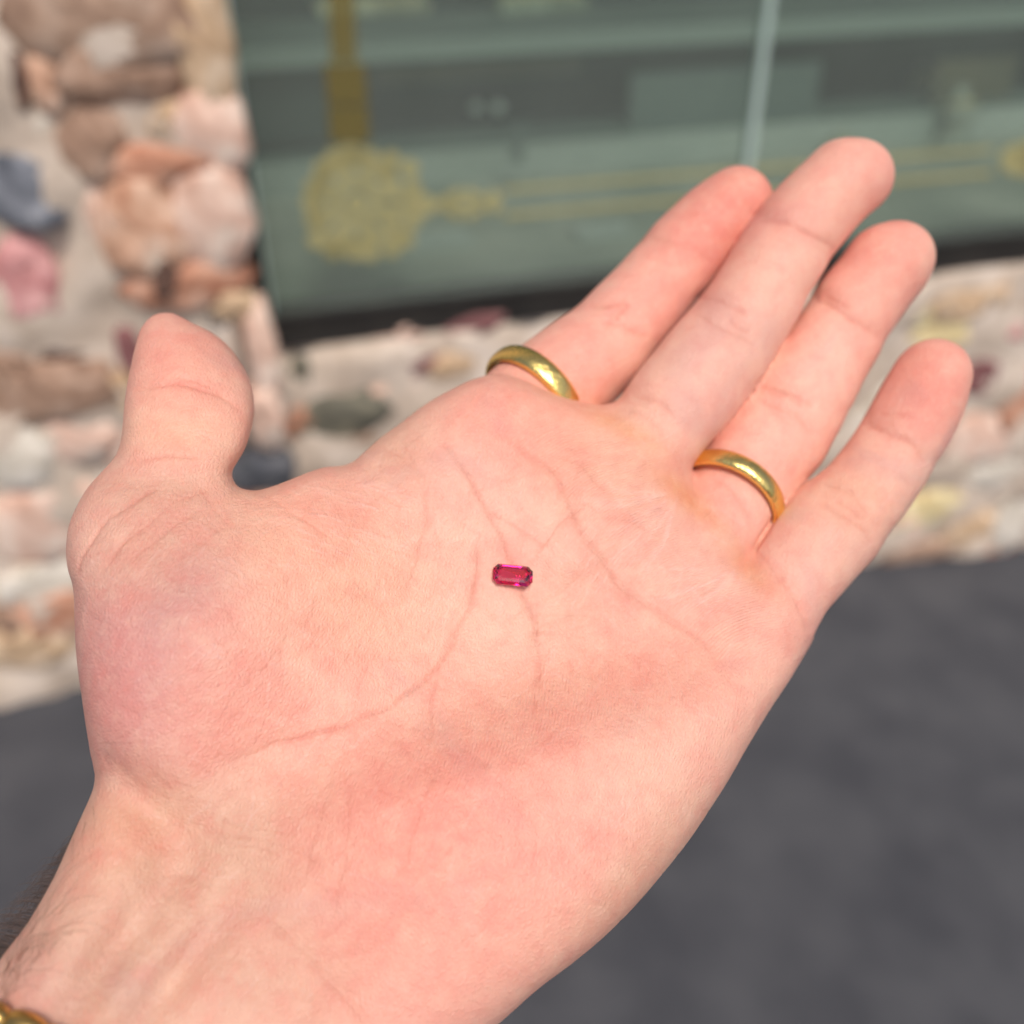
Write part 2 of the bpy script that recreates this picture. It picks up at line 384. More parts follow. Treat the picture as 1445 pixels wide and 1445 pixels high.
def hline(x0, y0, x1, y1, w): return [(x0, y0 - w), (x1, y1 - w), (x1, y1 + w), (x0, y0 + w)]
gilt([hline(712, 268, 1400, 211, 3.0), hline(712, 305, 1400, 244, 3.4)], 'gilt_border', 'two thin gilt lines running to the right')
gilt([blob(1440, 226, 26, 10, 1.1, .9), ringp(1480, 222, 30, 40, 0, 350), blob(1480, 222, 18, 8)], label='gilt scroll at the right end of the thin lines')

# display inside: boards, risers and what stands on them (each level of the display further back and higher)
case = empty('display_case', loc((uL + uR) / 2, -.4, z_g))
tag(case, 'stepped display case behind the shop window, grey green boards and dark recesses', 'display case')
m_board = mat('display board', (.52, .50, .45), .6, noise=(5, 5, (.33, .34, .30)))
m_edge = mat('pale board edge', (.62, .62, .60), .45, noise=(4, 4, (.46, .48, .46)))
m_back = mat('dark back panel', (.022, .036, .034), .6, noise=(4, 4, (.055, .075, .072)))
m_teal = mat('teal panel', (.13, .165, .16), .5, noise=(3, 4, (.19, .225, .215)))
m_olive = mat('olive panel', (.19, .16, .10), .6, noise=(5, 4, (.12, .11, .08)))
m_velvet = mat('cream velvet', (.92, .86, .66), .9, noise=(30, 4, (.4, .36, .24)))
zb = z_g - .01
def depth_at(px, py, z):          # how far behind the wall face a sight line reaches height z
    r = ray(px, py); t = (z - CAM_H) / r[2]; return (CO + r * t - O) @ WN
y1 = depth_at(600, 262, zb + .0)          # floor board reaches back to here
add(MB().box(uL, uR, y1, -.078, zb - .03, zb), 'floor_board', m_board, case)
_, z2 = hit(600, 218, y1); z2 = max(z2, zb + .02)
add(MB().box(uL, uR, y1 - .02, y1 - .001, zb, z2), 'riser', m_edge, case, .002)
y2 = y1 - .20
add(MB().box(uL, uR, y2, y1 - .021, z2 - .03, z2 - .004), 'step_board', m_teal, case)
_, z3 = hit(600, 84, y1 - .05); _, z3b = hit(600, 52, y1 - .05)
add(MB().box(uL, uR, y1 - .30, y1 - .05, z3, z3b), 'shelf', m_edge if False else m_teal, case, .003)
add(MB().box(uL, uR, y1 - .048, y1 - .044, z3, z3b - .004), 'shelf_edge', mat('shelf lip', (.36, .40, .38), .4), case)
add(MB().box(uL, uR, y2 - .22, y2 - .2, zb - .03, ZT), 'back_panel', m_back, case)
def P_(px, py, off): return hit(px, py, off)
def panel(x0, x1, ytop, ybot, off, m, name, label=None, th=.01):
    ua, za = hit(x0, ybot, off); ub, zt_ = hit(x1, ytop, off)
    return add(MB().box(ua, ub, off - th, off, za, zt_), name, m, case, 0, label)
panel(885, 1160, 88, 225, y1 - .07, m_teal, 'divider_panel', 'pale teal panel standing mid window')
panel(1300, 1440, 78, 190, y1 - .09, m_olive, 'divider_panel', 'olive brown panel at the right')
panel(530, 820, 78, 122, y1 - .12, m_olive, 'divider_panel', 'olive strip hanging under the shelf')
panel(355, 455, 82, 205, y1 - .08, m_back, 'divider_panel')
# interior side and ceiling so that the case is a closed room
add(MB().box(uL - .03, uL - .001, y2 - .22, -.12, zb - .03, ZT), 'side_panel', m_back, case)
add(MB().box(uL, uR, y2 - .22, -.12, ZT - .02, ZT - .001), 'case_top', m_back, case)

def lathe(prof, n=20):
    v = []; f = []
    for (r, z) in prof:
        for i in range(n): v.append((r * math.cos(6.2832 * i / n), r * math.sin(6.2832 * i / n), z))
    for j in range(len(prof) - 1):
        for i in range(n): a = j * n + i; b = j * n + (i + 1) % n; f.append((a, b, b + n, a + n))
    f.append(tuple(range(n - 1, -1, -1))); f.append(tuple(range((len(prof) - 1) * n, len(prof) * n)))
    return v, f
def put(name, v, f, m, at, sm=True, bev=0):
    me = bpy.data.meshes.new(name); me.from_pydata(v, [], f); me.update()
    if bev:
        bm = bmesh.new(); bm.from_mesh(me); bmesh.ops.bevel(bm, geom=bm.edges[:], offset=bev, segments=2, affect='EDGES'); bm.to_mesh(me); bm.free()
    if sm: smooth(me)
    o = link(name, me, None, m); o.location = at; o.rotation_euler = (0, 0, WA); return o
def boxv(w, d, h):
    v = [(x * w / 2, y * d / 2, z * h) for z in (0, 1) for x, y in ((-1, -1), (1, -1), (1, 1), (-1, 1))]
    return v, [(0, 3, 2, 1), (4, 5, 6, 7), (0, 1, 5, 4), (1, 2, 6, 5), (2, 3, 7, 6), (3, 0, 4, 7)]
def on_plane(px, py, z):
    r = ray(px, py); t = (z - CAM_H) / r[2]; return CO + r * t
# jewellery trays on the top shelf: a cushion with rows of small gold pieces
m_goldd = mat('display gold', (.85, .62, .25), .3, 1.0)
m_glint = mat('glint white', (.95, .95, .93), .45, .3)
def tray(px, py, z, w, d, label, m):
    p = on_plane(px, py, z); root = empty('jewellery_tray', p); tag(root, label, 'tray', 'cushioned trays on the top shelf')
    v, f = boxv(w, d, .022); o = put('cushion', v, f, m, p, False, .006); adopt(o, root)
    o.matrix_parent_inverse = Matrix.Translation(root.location).inverted()
    for k in range(5):
        v, f = lathe([(.011, 0), (.014, .003), (.011, .006), (.004, .007)], 12)
        q = p + WX * (w * (k - 2) / 5.6) + np.array([0, 0, .0222])
        o = put('gold_stud', v, f, m_goldd, q); adopt(o, root)
tray(525, 16, z3b, .22, .09, 'long cream jewellery tray on the shelf, left of the other', m_velvet)
tray(762, 12, z3b, .18, .09, 'shorter grey green jewellery tray on the shelf, right of the other', mat('sage velvet', (.70, .72, .58), .9, noise=(30, 4, (.28, .30, .22))))
# two round pieces close together, coloured white to paint in two glints
for k, (px, nm) in enumerate(((672, 'left one of two small round earrings, coloured white for a glint, in the dark recess'), (703, 'right one of two small round earrings, coloured white for a glint, in the dark recess'))):
    p = on_plane(px, 160, z2 + .03)
    v, f = lathe([(.001, 0), (.007, .002), (.013, .008), (.013, .015), (.008, .021), (.001, .023)], 20)
    o = put('round_earring', v, f, m_glint, p); tag(o, nm, 'earring', 'pair of round earrings coloured white for glints')
    # the stand they are pinned to
pst = on_plane(688, 172, z2); v, f = boxv(.10, .03, .034)
o = put('earring_stand', v, f, m_back, pst - WN * .03, False, .004); tag(o, 'small dark stand behind the two round white earrings', 'stand')
def busts():
    for (px, py, h, w, m, lab) in ((1180, 235, .05, .05, m_board, 'low grey cushion on the display floor behind the middle fingertip'), (1340, 200, .09, .055, m_board, 'grey green necklace bust nearest the gilt scroll'), (1290, 150, .07, .035, m_velvet, 'slim cream ring stand left of the necklace bust')):
        p = on_plane(px, py, zb); root = empty('necklace_bust', p)
        v, f = lathe([(w * .9, 0), (w * .92, .006), (w * .5, .02), (w * .55, h * .4), (w * .8, h * .7), (w * .55, h * .92), (w * .3, h), (w * .28, h + .02)])
        o = put('bust_body', v, f, m, p); adopt(o, root)
        R_ = w * .62; pts = []
        v2 = []; f2 = []; n = 24
        for i in range(n):
            a = 6.2832 * i / n
            for j in range(6):
                b = 6.2832 * j / 6; rr_ = R_ + .003 * math.cos(b); v2.append((rr_ * math.cos(a), rr_ * math.sin(a), h * .85 + .003 * math.sin(b) - .012 * math.sin(a)))
        for i in range(n):
            for j in range(6): a = i * 6 + j; b = i * 6 + (j + 1) % 6; c2 = ((i + 1) % n) * 6 + (j + 1) % 6; d2 = ((i + 1) % n) * 6 + j; f2.append((a, d2, c2, b))
        o = put('necklace', v2, f2, m_goldd, p); adopt(o, root)
        tag(root, lab, 'display bust')
busts()
for (px, py, w, d, h, m, lab) in ((610, 345, .13, .07, .012, m_edge, 'pale flat pad lying on the display floor below the gilt scroll'), (850, 330, .10, .06, .010, m_edge, 'pale flat pad on the display floor beside the index finger'), (730, 230, .02, .02, .07, m_teal, 'slim teal upright block on the display step')):
    p = on_plane(px, py, zb if h < .05 else z2); v, f = boxv(w, d, h)
    o = put('display_pad' if h < .05 else 'display_block', v, f, m, p + np.array([0, 0, .0005]), False, .003); tag(o, lab, 'pad' if h < .05 else 'block')

# facade above the window and beyond it
fac = empty('facade', loc(0, -.1, ZT + .12))
tag(fac, 'rendered wall of the shop front above the window', 'building')
m_fac = mat('render', (.30, .27, .24), .9, noise=(2, 6, (.36, .33, .29)), bump=(60, .4, .004))
add(MB().box(u_p - 6, uR + 5, -.5, -.01, ZT + .122, 4.2), 'upper_wall', m_fac, fac)
add(MB().box(u_p - 6, u_p - 1.5, -.5, .0, -.4, ZT + .121), 'side_wall', m_fac, fac)
add(MB().box(uR + .001, uR + 5, -.5, .0, -.4, ZT + .121), 'side_wall', m_fac, fac)

HAND_LEVELS = 1
# ------------------------------------------------------------------ the hand: a solid grown in camera-distance millimetres
def catmull(P, n, closed=False):
    P = np.array(P, float); out = []
    N = len(P)
    rngi = range(N) if closed else range(N - 1)
    for i in rngi:
        if closed: p0, p1, p2, p3 = P[(i - 1) % N], P[i], P[(i + 1) % N], P[(i + 2) % N]
        else: p0, p1, p2, p3 = P[max(i - 1, 0)], P[i], P[i + 1], P[min(i + 2, N - 1)]
        for k in range(n):
            t = k / n
            out.append(.5 * ((2 * p1) + (-p0 + p2) * t + (2 * p0 - 5 * p1 + 4 * p2 - p3) * t * t + (-p0 + 3 * p1 - 3 * p2 + p3) * t ** 3))
    if not closed: out.append(P[-1])
    return np.array(out)

OUT = [(-400, 1990), (-370, 1930), (-260, 1760), (-150, 1590), (-60, 1446), (0, 1354), (38, 1304), (75, 1240), (102, 1180), (128, 1122), (133, 1100), (130, 1078),
 (121, 1024), (113, 968), (107, 919), (105, 870), (103, 829), (95, 802), (93, 775), (96, 746), (106, 719), (123, 689), (146, 663), (163, 643),
 (171, 619), (174, 586), (179, 546), (186, 513), (196, 473), (206, 455), (219, 445), (239, 442), (256, 448), (276, 459), (299, 470), (319, 485),
 (336, 506), (349, 528), (357, 553), (359, 580), (354, 609), (346, 633), (335, 652), (328, 665), (329, 677), (338, 688), (358, 692), (375, 689), (399, 681),
 (421, 672), (442, 664), (462, 658.5), (483, 657), (500, 650), (515, 637), (539, 616), (564, 598), (588, 579), (612, 563), (636, 550), (660, 538),
 (685, 530), (704, 528), (720, 531), (745, 540), (773, 553), (806, 564), (826, 568), (846, 572), (866, 575), (900, 596), (935, 622), (962, 652),
 (985, 684), (1015, 718), (1035, 744), (1054, 780), (1090, 818), (1125, 862), (1146, 893), (1145, 905), (1132, 927), (1120, 948), (1105, 973), (1085, 1004), (1056, 1052),
 (1028, 1101), (1000, 1145), (971, 1188), (936, 1232), (891, 1284), (847, 1327), (803, 1363), (759, 1396), (714, 1436), (690, 1456), (620, 1512), (545, 1590),
 (450, 1710), (350, 1860), (260, 2000)]
POLY = catmull(OUT, 4, True)

def poly_sdf(X, Y, P):            # signed distance, positive inside, px
    d2 = np.full(X.shape, 1e18); ins = np.zeros(X.shape, bool)
    Q = np.roll(P, -1, 0)
    for (ax, ay), (bx, by) in zip(P, Q):
        ex, ey = bx - ax, by - ay; l2 = ex * ex + ey * ey + 1e-9
        t = np.clip(((X - ax) * ex + (Y - ay) * ey) / l2, 0, 1)
        d2 = np.minimum(d2, (X - ax - t * ex) ** 2 + (Y - ay - t * ey) ** 2)
        if ay != by:
            c = ((ay > Y) != (by > Y)) & (X < ex * (Y - ay) / (by - ay + 1e-12) + ax); ins ^= c
    return np.sqrt(d2) * np.where(ins, 1, -1)

GS = 4.0; GX0, GX1, GY0, GY1 = -440, 1260, 380, 2040
gx = np.arange(GX0, GX1 + 1, GS); gy = np.arange(GY0, GY1 + 1, GS)
MX, MY = np.meshgrid(gx, gy)
SMAP = poly_sdf(MX, MY, POLY)
def sstep(a, b, x):
    t = np.clip((x - a) / (b - a), 0, 1); return t * t * (3 - 2 * t)
def armness(px, py):             # 0 on the palm, 1 on the forearm
    return sstep(300, 800, -((px - 722) * .61 - (py - 815) * .79))
A_ = armness(MX, MY)
TH = 96 + 62 * A_                # half thickness in px (about 12 mm on the palm)
LL = (36 + 38 * A_)
U = np.where(SMAP > 0, (TH ** 2) * .5, 0)
c_ = (LL / GS) ** 2; inside = SMAP > 0
for _ in range(420):
    nb = np.zeros_like(U)
    nb[1:-1, 1:-1] = U[:-2, 1:-1] + U[2:, 1:-1] + U[1:-1, :-2] + U[1:-1, 2:]
    U = np.where(inside, (TH ** 2 + c_ * nb) / (1 + 4 * c_), 0)
Qm = np.where(SMAP > 5, U / np.maximum(SMAP, 5), 0); ok = (SMAP > 5).astype(float)
def blur(a, n):
    for _ in range(n):
        b = a.copy(); b[1:-1] = (a[:-2] + 2 * a[1:-1] + a[2:]) / 4
        a = b.copy(); a[:, 1:-1] = (b[:, :-2] + 2 * b[:, 1:-1] + b[:, 2:]) / 4
    return a
for _ in range(14):              # spread the ratio over the rim and outside
    w = blur(ok, 1); q = blur(Qm * ok, 1) / np.maximum(w, 1e-6)
    Qm = np.where(ok > 0, Qm, q); ok = np.maximum(ok, (w > .01).astype(float))
Qm = np.where(Qm <= 0, 150, Qm)
Qm = blur(Qm, 3)

def Dfront(px, py):              # distance of the palm's resting plane from the camera, mm
    return 187 + .052 * ((px - 722) * .61 - (py - 815) * .79)
def gauss(px, py, x, y, sx, sy, ang=0.):
    c, s = math.cos(math.radians(ang)), math.sin(math.radians(ang))
    a = (px - x) * c + (py - y) * s; b = -(px - x) * s + (py - y) * c
    return np.exp(-.5 * ((a / sx) ** 2 + (b / sy) ** 2))
def line_d(px, py, x0, y0, x1, y1):   # signed distance to a line, positive below / right of it on screen
    ex, ey = x1 - x0, y1 - y0; l = math.hypot(ex, ey)
    return ((px - x0) * -ey + (py - y0) * ex) / l
def relief(px, py):              # mm towards the viewer
    h = 6.0 * gauss(px, py, 250, 900, 150, 150, -50)
    h += 3.0 * gauss(px, py, 400, 800, 150, 80, -30)
    h += -3.2 * gauss(px, py, 700, 850, 150, 95, -40)
    # heel of the hand on the little finger side: a ridge whose far flank drops into the hollow
    d = line_d(px, py, 520, 1075, 1120, 905)
    h += 9.6 * sstep(-62, 78, d) * gauss(px, py, 830, 1120, 330, 300, -45)
    h += 1.8 * gauss(px, py, 620, 1200, 140, 130)
    h += 1.2 * gauss(px, py, 700, 600, 60, 40, 20)
    h += 1.6 * gauss(px, py, 860, 630, 70, 34, 35)
    h += 1.8 * gauss(px, py, 945, 705, 62, 36, 40)
    h += 1.6 * gauss(px, py, 1050, 815, 60, 40, 45)
    h += -1.2 * gauss(px, py, 905, 655, 40, 18, -50)
    h += -1.0 * gauss(px, py, 985, 760, 50, 22, -50)
    h += -1.3 * gauss(px, py, 800, 700, 90, 30, 50)
    # between thenar and hypothenar, and the wrist fold under the thumb
    h += -3.0 * gauss(px, py, 395, 1120, 70, 110, 25)
    h += -3.0 * gauss(px, py, 175, 1112, 75, 28, 35) - 1.6 * gauss(px, py, 235, 1200, 34, 60, -20)
    h += -1.6 * gauss(px, py, 265, 1190, 60, 60, 0)
    # tendons of the forearm
    for x, y, a, l, s in ((170, 1330, -2.0, 95, 24), (262, 1362, -1.4, 80, 19), (215, 1345, 1.0, 90, 20), (110, 1330, .9, 90, 30), (330, 1380, 1.2, 110, 34), (480, 1420, -.8, 110, 20)):
        h += a * gauss(px, py, x, y, l, s, -52)
    h += -.6 * gauss(px, py, 430, 1370, 130, 26, 47)
    # thumb: pad, joint, root
    h += 1.2 * gauss(px, py, 262, 505, 45, 40) - .9 * gauss(px, py, 255, 600, 80, 30) + .5 * gauss(px, py, 250, 650, 60, 16)
    h += -1.5 * gauss(px, py, 245, 675, 110, 22, 8)
    h += -1.2 * gauss(px, py, 330, 720, 60, 24, 10)
    h += -2.0 * gauss(px, py, 520, 700, 40, 60, -10)
    return h
DM = Dfront(MX, MY) + TH * Dfront(MX, MY) / FPX - relief(MX, MY) + 3.0 * gauss(MX, MY, 560, 600, 90, 50, -35)
DM += -2.5 * gauss(MX, MY, 760, 545, 90, 30, 15) + 7 * sstep(600, 440, MY) * (MX < 420)

def look(M, px, py):
    x = np.clip((px - GX0) / GS, 0, len(gx) - 1.001); y = np.clip((py - GY0) / GS, 0, len(gy) - 1.001)
    i = x.astype(int); j = y.astype(int); fx = x - i; fy = y - j
    return (M[j, i] * (1 - fx) * (1 - fy) + M[j, i + 1] * fx * (1 - fy) + M[j + 1, i] * (1 - fx) * fy + M[j + 1, i + 1] * fx * fy)

# finger bones: photo x, y, centre distance mm, radius px
FING = {
 'index': ([(690, 640, 216, 68), (722, 594, 218, 69), (752, 564, 220.5, 70.5), (809, 523, 224, 72), (851, 487, 227.5, 67), (892, 441, 231, 60.5), (926, 404, 233, 59), (968, 354, 235.5, 57.5), (1008, 312, 237.5, 54), (1040, 286, 239, 50)], 1.2),
 'middle': ([(800, 790, 200, 60), (866, 690, 206.5, 66), (905, 640, 209.5, 66), (942, 587, 213, 71), (997, 519, 219, 72.5), (1056, 438, 225, 65.5), (1103, 357, 229, 63), (1146, 300, 231, 60.5), (1190, 256, 233, 57)], 5.0),
 'middle_tip': ([(1190, 256, 233, 56), (1208, 250, 233.5, 52)], 0),
 'ring': ([(930, 850, 203, 60), (985, 775, 208, 66), (1026, 711, 216.5, 69.5), (1057, 664, 222, 74), (1093, 612, 226.5, 76.5), (1126, 559, 229, 73), (1160, 509, 231, 64), (1187, 467, 232, 61.5), (1209, 430, 233, 60.5), (1250, 377, 234, 58.5)], 3.0),
 'ring_tip': ([(1250, 377, 234, 57), (1266, 364, 234, 51)], 0),
 'little': ([(960, 1010, 198, 66), (1050, 905, 203, 74), (1109, 824, 208, 68), (1151, 769, 212.5, 70), (1177, 741, 214.5, 70.5), (1210, 706, 217, 63.5), (1233, 677, 219, 61), (1258, 641, 221, 59.5), (1280, 604, 222.5, 59.5), (1300, 566, 223.5, 58.5), (1313, 536, 224, 54), (1318, 529, 224, 51)], 5.0),
}
def cam3(px, py, d):
    return np.stack([(px - HALF) * d / FPX, -(py - HALF) * d / FPX, d], -1)
BON = {}
for k_, (pts, kk) in FING.items():
    C = catmull([(a, b, c, r) for a, b, c, r in pts], 3)
    P = cam3(C[:, 0], C[:, 1], C[:, 2]); R = C[:, 3] * C[:, 2] / FPX * .992
    BON[k_] = (P, R, kk)

def chain(P3, P, R):
    best = np.full(len(P3), 1e9)
    for i in range(len(P) - 1):
        a, b = P[i], P[i + 1]; e = b - a; l2 = e @ e
        t = np.clip(((P3 - a) @ e) / l2, 0, 1)
        q = P3 - a - t[:, None] * e
        d = np.sqrt((q * q).sum(1)) - (R[i] + (R[i + 1] - R[i]) * t)
        best = np.minimum(best, d)
    return best
def smin(a, b, k):
    h = np.maximum(k - np.abs(a - b), 0) / k
    return np.minimum(a, b) - h * h * h * k / 6
def field(P3):
    Z = P3[:, 2]; px = P3[:, 0] / Z * FPX + HALF; py = -P3[:, 1] / Z * FPX + HALF
    mm = Z / FPX
    s = look(SMAP, px, py) * mm; q = look(Qm, px, py) * mm; z = Z - look(DM, px, py)
    F = (z * z - q * s) / np.sqrt(4 * z * z + q * q)
    out = np.where((px < GX0 + 6) | (px > GX1 - 6) | (py < GY0 + 6) | (py > GY1 - 6), 20., F)
    near = px > 560
    idx = np.nonzero(near & (py < 1130))[0]
    if len(idx):
        Q3 = P3[idx]; f = out[idx]
        dI = chain(Q3, *BON['index'][:2])
        dM = np.minimum(chain(Q3, *BON['middle'][:2]), 1e9); dM = smin(dM, chain(Q3, *BON['middle_tip'][:2]), 2)
        dR = smin(chain(Q3, *BON['ring'][:2]), chain(Q3, *BON['ring_tip'][:2]), 2)
        dL = chain(Q3, *BON['little'][:2])
        pyq = py[idx]; pxq = px[idx]
        dMR = smin(dM, dR, .25); dMI = smin(dM, dI, .4); dRL = smin(dR, dL, .25)
        base = smin(f, dM, 5.0); base2 = smin(f, dL, 3.0); base3 = smin(f, dR, 2.2); base4 = smin(f, dI, 1.0)
        fo = np.minimum(np.minimum(np.minimum(base, base2), np.minimum(base3, base4)), np.minimum(np.minimum(dMR, dMI), dRL))
        # the cleft between neighbouring fingers that press together
        fl = 2.2 * sstep(9, 13, Z[idx] - Dfront(pxq, pyq))
        w1 = -1 + 1.5 * sstep(964, 992, pxq) - fl; w2 = -1 + 1.6 * sstep(1054, 1070, pxq) - fl
        fo = np.maximum(fo, w1 - np.abs(dM - dR) * .5); fo = np.maximum(fo, w2 - np.abs(dR - dL) * .5)
        out[idx] = fo
    return out

# surface nets on a grid that follows the palm (columns of sight lines, layers 1 mm apart)
CX = np.arange(-424, 1400, 8.0); CY = np.arange(180, 2030, 8.0); CZ = np.arange(-13, 52, 1.04)
def warp(a, b, c):               # grid coordinate -> mm
    d = Dfront(a, b)
    d = np.where(a > 800, np.minimum(d, 400), d)
    return cam3(a, b, d + c)
shape = (len(CX), len(CY), len(CZ))
VAL = np.full(shape, 5.0, np.float32)
GXX, GYY = np.meshgrid(CX, CY, indexing='ij')
# only sight lines near the silhouette can meet the hand
gs = poly_sdf(GXX, GYY, POLY[::2]) if False else None
sil = look(SMAP, GXX, GYY) > -26
sil &= (GXX < GX1 - 4) & (GYY > GY0 + 2)
for k_, (P, R, kk) in BON.items():
    px_ = P[:, 0] / P[:, 2] * FPX + HALF; py_ = -P[:, 1] / P[:, 2] * FPX + HALF
    for a, b, r in zip(px_, py_, R * FPX / P[:, 2]):
        sil |= (GXX - a) ** 2 + (GYY - b) ** 2 < (r + 30) ** 2
ii, jj = np.nonzero(sil)
for s0 in range(0, len(ii), 8000):
    I = ii[s0:s0 + 8000]; J = jj[s0:s0 + 8000]
    a = np.repeat(CX[I], len(CZ)); b = np.repeat(CY[J], len(CZ)); c = np.tile(CZ, len(I))
    VAL[I, J, :] = field(warp(a, b, c)).reshape(len(I), len(CZ))

def surface_nets(V):
    neg = V < 0
    c = [neg[i:V.shape[0] - 1 + i, j:V.shape[1] - 1 + j, k:V.shape[2] - 1 + k] for i in (0, 1) for j in (0, 1) for k in (0, 1)]
    cnt = sum(x.astype(np.int8) for x in c); act = (cnt > 0) & (cnt < 8)
    ci = np.argwhere(act); ids = np.full(act.shape, -1, np.int64); ids[act] = np.arange(len(ci))
    pos = np.zeros((len(ci), 3)); n = np.zeros(len(ci))
    corners = [(i, j, k) for i in (0, 1) for j in (0, 1) for k in (0, 1)]
    for a in corners:
        for ax in range(3):
            if a[ax] == 1: continue
            b = list(a); b[ax] = 1
            va = V[ci[:, 0] + a[0], ci[:, 1] + a[1], ci[:, 2] + a[2]]; vb = V[ci[:, 0] + b[0], ci[:, 1] + b[1], ci[:, 2] + b[2]]
            m = (va < 0) != (vb < 0); t = np.where(m, va / np.where(m, va - vb, 1), 0)
            p = np.tile(np.array(a, float), (len(ci), 1)); p[:, ax] += t
            pos[m] += p[m]; n[m] += 1
    pos = ci + pos / n[:, None]
    quads = []
    for ax in range(3):
        o1, o2 = [(1, 2), (2, 0), (0, 1)][ax]
        sl0 = [slice(None)] * 3; sl1 = [slice(None)] * 3
        sl0[ax] = slice(0, -1); sl1[ax] = slice(1, None)
        A = neg[tuple(sl0)]; B = neg[tuple(sl1)]
        e = np.argwhere(A != B)
        e = e[(e[:, o1] > 0) & (e[:, o2] > 0) & (e[:, o1] < V.shape[o1] - 1) & (e[:, o2] < V.shape[o2] - 1)]
        flip = ~A[e[:, 0], e[:, 1], e[:, 2]]
        d1 = np.zeros(3, int); d1[o1] = 1; d2 = np.zeros(3, int); d2[o2] = 1
        g = lambda q: ids[q[:, 0], q[:, 1], q[:, 2]]
        Qd = np.stack([g(e - d1 - d2), g(e - d2), g(e), g(e - d1)], 1)
        Qd[flip] = Qd[flip][:, ::-1]
        quads.append(Qd)
    return pos, np.concatenate(quads)
# refine: halve the grid, evaluating only near the surface
FX = np.arange(CX[0], CX[-1] + .1, 4.0); FY = np.arange(CY[0], CY[-1] + .1, 4.0); FZ = np.arange(CZ[0], CZ[-1] + .01, .52)
def up(a, ax):
    b = np.moveaxis(a, ax, 0); c = np.empty((2 * b.shape[0] - 1,) + b.shape[1:], b.dtype); c[::2] = b; c[1::2] = .5 * (b[1:] + b[:-1]); return np.moveaxis(c, 0, ax)
VF = up(up(up(VAL, 0), 1), 2); VF = VF[:len(FX), :len(FY), :len(FZ)]
bi, bj, bk = np.nonzero(np.abs(VF) < 1.9)
for s0 in range(0, len(bi), 600000):
    i_, j_, k_ = bi[s0:s0 + 600000], bj[s0:s0 + 600000], bk[s0:s0 + 600000]
    VF[i_, j_, k_] = field(warp(FX[i_], FY[j_], FZ[k_]))
gp, quads = surface_nets(VF)
P0 = warp(FX[0] + gp[:, 0] * 4.0, FY[0] + gp[:, 1] * 4.0, FZ[0] + gp[:, 2] * .52)

def grad(P3, F0=None, e=.12):
    if F0 is None: F0 = field(P3)
    g = np.stack([field(P3 + np.eye(3)[i] * e) - F0 for i in range(3)], 1) / e
    return F0, g
def cgrad(P3, e=.3):             # central differences: short where two surfaces meet, so that creases keep still
    g = np.stack([field(P3 + np.eye(3)[i] * e) - field(P3 - np.eye(3)[i] * e) for i in range(3)], 1) / (2 * e)
    return field(P3), g
def project(P3, it=2, cap=.5):
    for _ in range(it):
        F0, g = cgrad(P3); n2 = np.maximum((g * g).sum(1), .25); F0 = F0 * sstep(.72, .94, np.sqrt(n2))
        st = (F0 / n2)[:, None] * g; l = np.linalg.norm(st, axis=1, keepdims=True)
        P3 = P3 - st * np.minimum(1, cap / np.maximum(l, 1e-9))
    return P3
def relax(P, E, w, it):          # even out positions along edges E where weight w is 1
    for _ in range(it):
        acc = np.zeros_like(P); n = np.zeros(len(P))
        for ax in range(3):
            acc[:, ax] = np.bincount(E[:, 0], P[E[:, 1], ax], len(P)) + np.bincount(E[:, 1], P[E[:, 0], ax], len(P))
        n = np.bincount(E[:, 0], minlength=len(P)) + np.bincount(E[:, 1], minlength=len(P))
        P = P + (acc / np.maximum(n, 1)[:, None] - P) * (.6 * w)[:, None]
    return P
F0, g0 = cgrad(P0, .35); gn = np.linalg.norm(g0, axis=1)
k0 = 1 - sstep(.72, .94, gn)
st_ = (F0 / np.maximum(gn, .5) ** 2)[:, None] * g0; P0 = P0 - st_ * (1 - k0)[:, None] * np.minimum(1, .3 / np.maximum(np.linalg.norm(st_, axis=1, keepdims=True), 1e-9))
E0 = np.concatenate([quads[:, [0, 1]], quads[:, [1, 2]], quads[:, [2, 3]], quads[:, [3, 0]]])
px0 = P0[:, 0] / P0[:, 2] * FPX + HALF; k0 = k0 * (px0 > 700)
for _ in range(2): k0 = np.maximum(k0, np.minimum(1, np.bincount(E0[:, 0], k0[E0[:, 1]], len(P0)) * .5))
P0 = relax(P0, E0, np.minimum(k0, 1), 4)
P0 = relax(P0, E0, np.full(len(P0), .35), 2)
def to_world(P3):
    return CO + (P3[:, :1] * CR + P3[:, 1:2] * CU + P3[:, 2:] * CF) / 1000.0
def mesh_from(P, quads):
    me = bpy.data.meshes.new('person')
    me.vertices.add(len(P)); me.vertices.foreach_set('co', np.asarray(P, np.float32).ravel())
    me.loops.add(quads.size); me.loops.foreach_set('vertex_index', quads.astype(np.int32).ravel())
    me.polygons.add(len(quads)); me.polygons.foreach_set('loop_start', np.arange(0, quads.size, 4, dtype=np.int32))
    me.update(); me.validate(); return me
tmp = bpy.data.objects.new('tmp', mesh_from(P0 / 100, quads)); COL.objects.link(tmp)
md = tmp.modifiers.new('s', 'SUBSURF'); md.levels = md.render_levels = HAND_LEVELS; md.subdivision_type = 'CATMULL_CLARK'
me2 = bpy.data.meshes.new_from_object(tmp.evaluated_get(bpy.context.evaluated_depsgraph_get()))
bpy.data.objects.remove(tmp)
PV = np.empty(len(me2.vertices) * 3, np.float32); me2.vertices.foreach_get('co', PV); PV = PV.reshape(-1, 3).astype(float) * 100
N_ = np.empty(len(PV) * 3, np.float32); me2.vertex_normals.foreach_get('vector', N_); N_ = N_.reshape(-1, 3).astype(float)
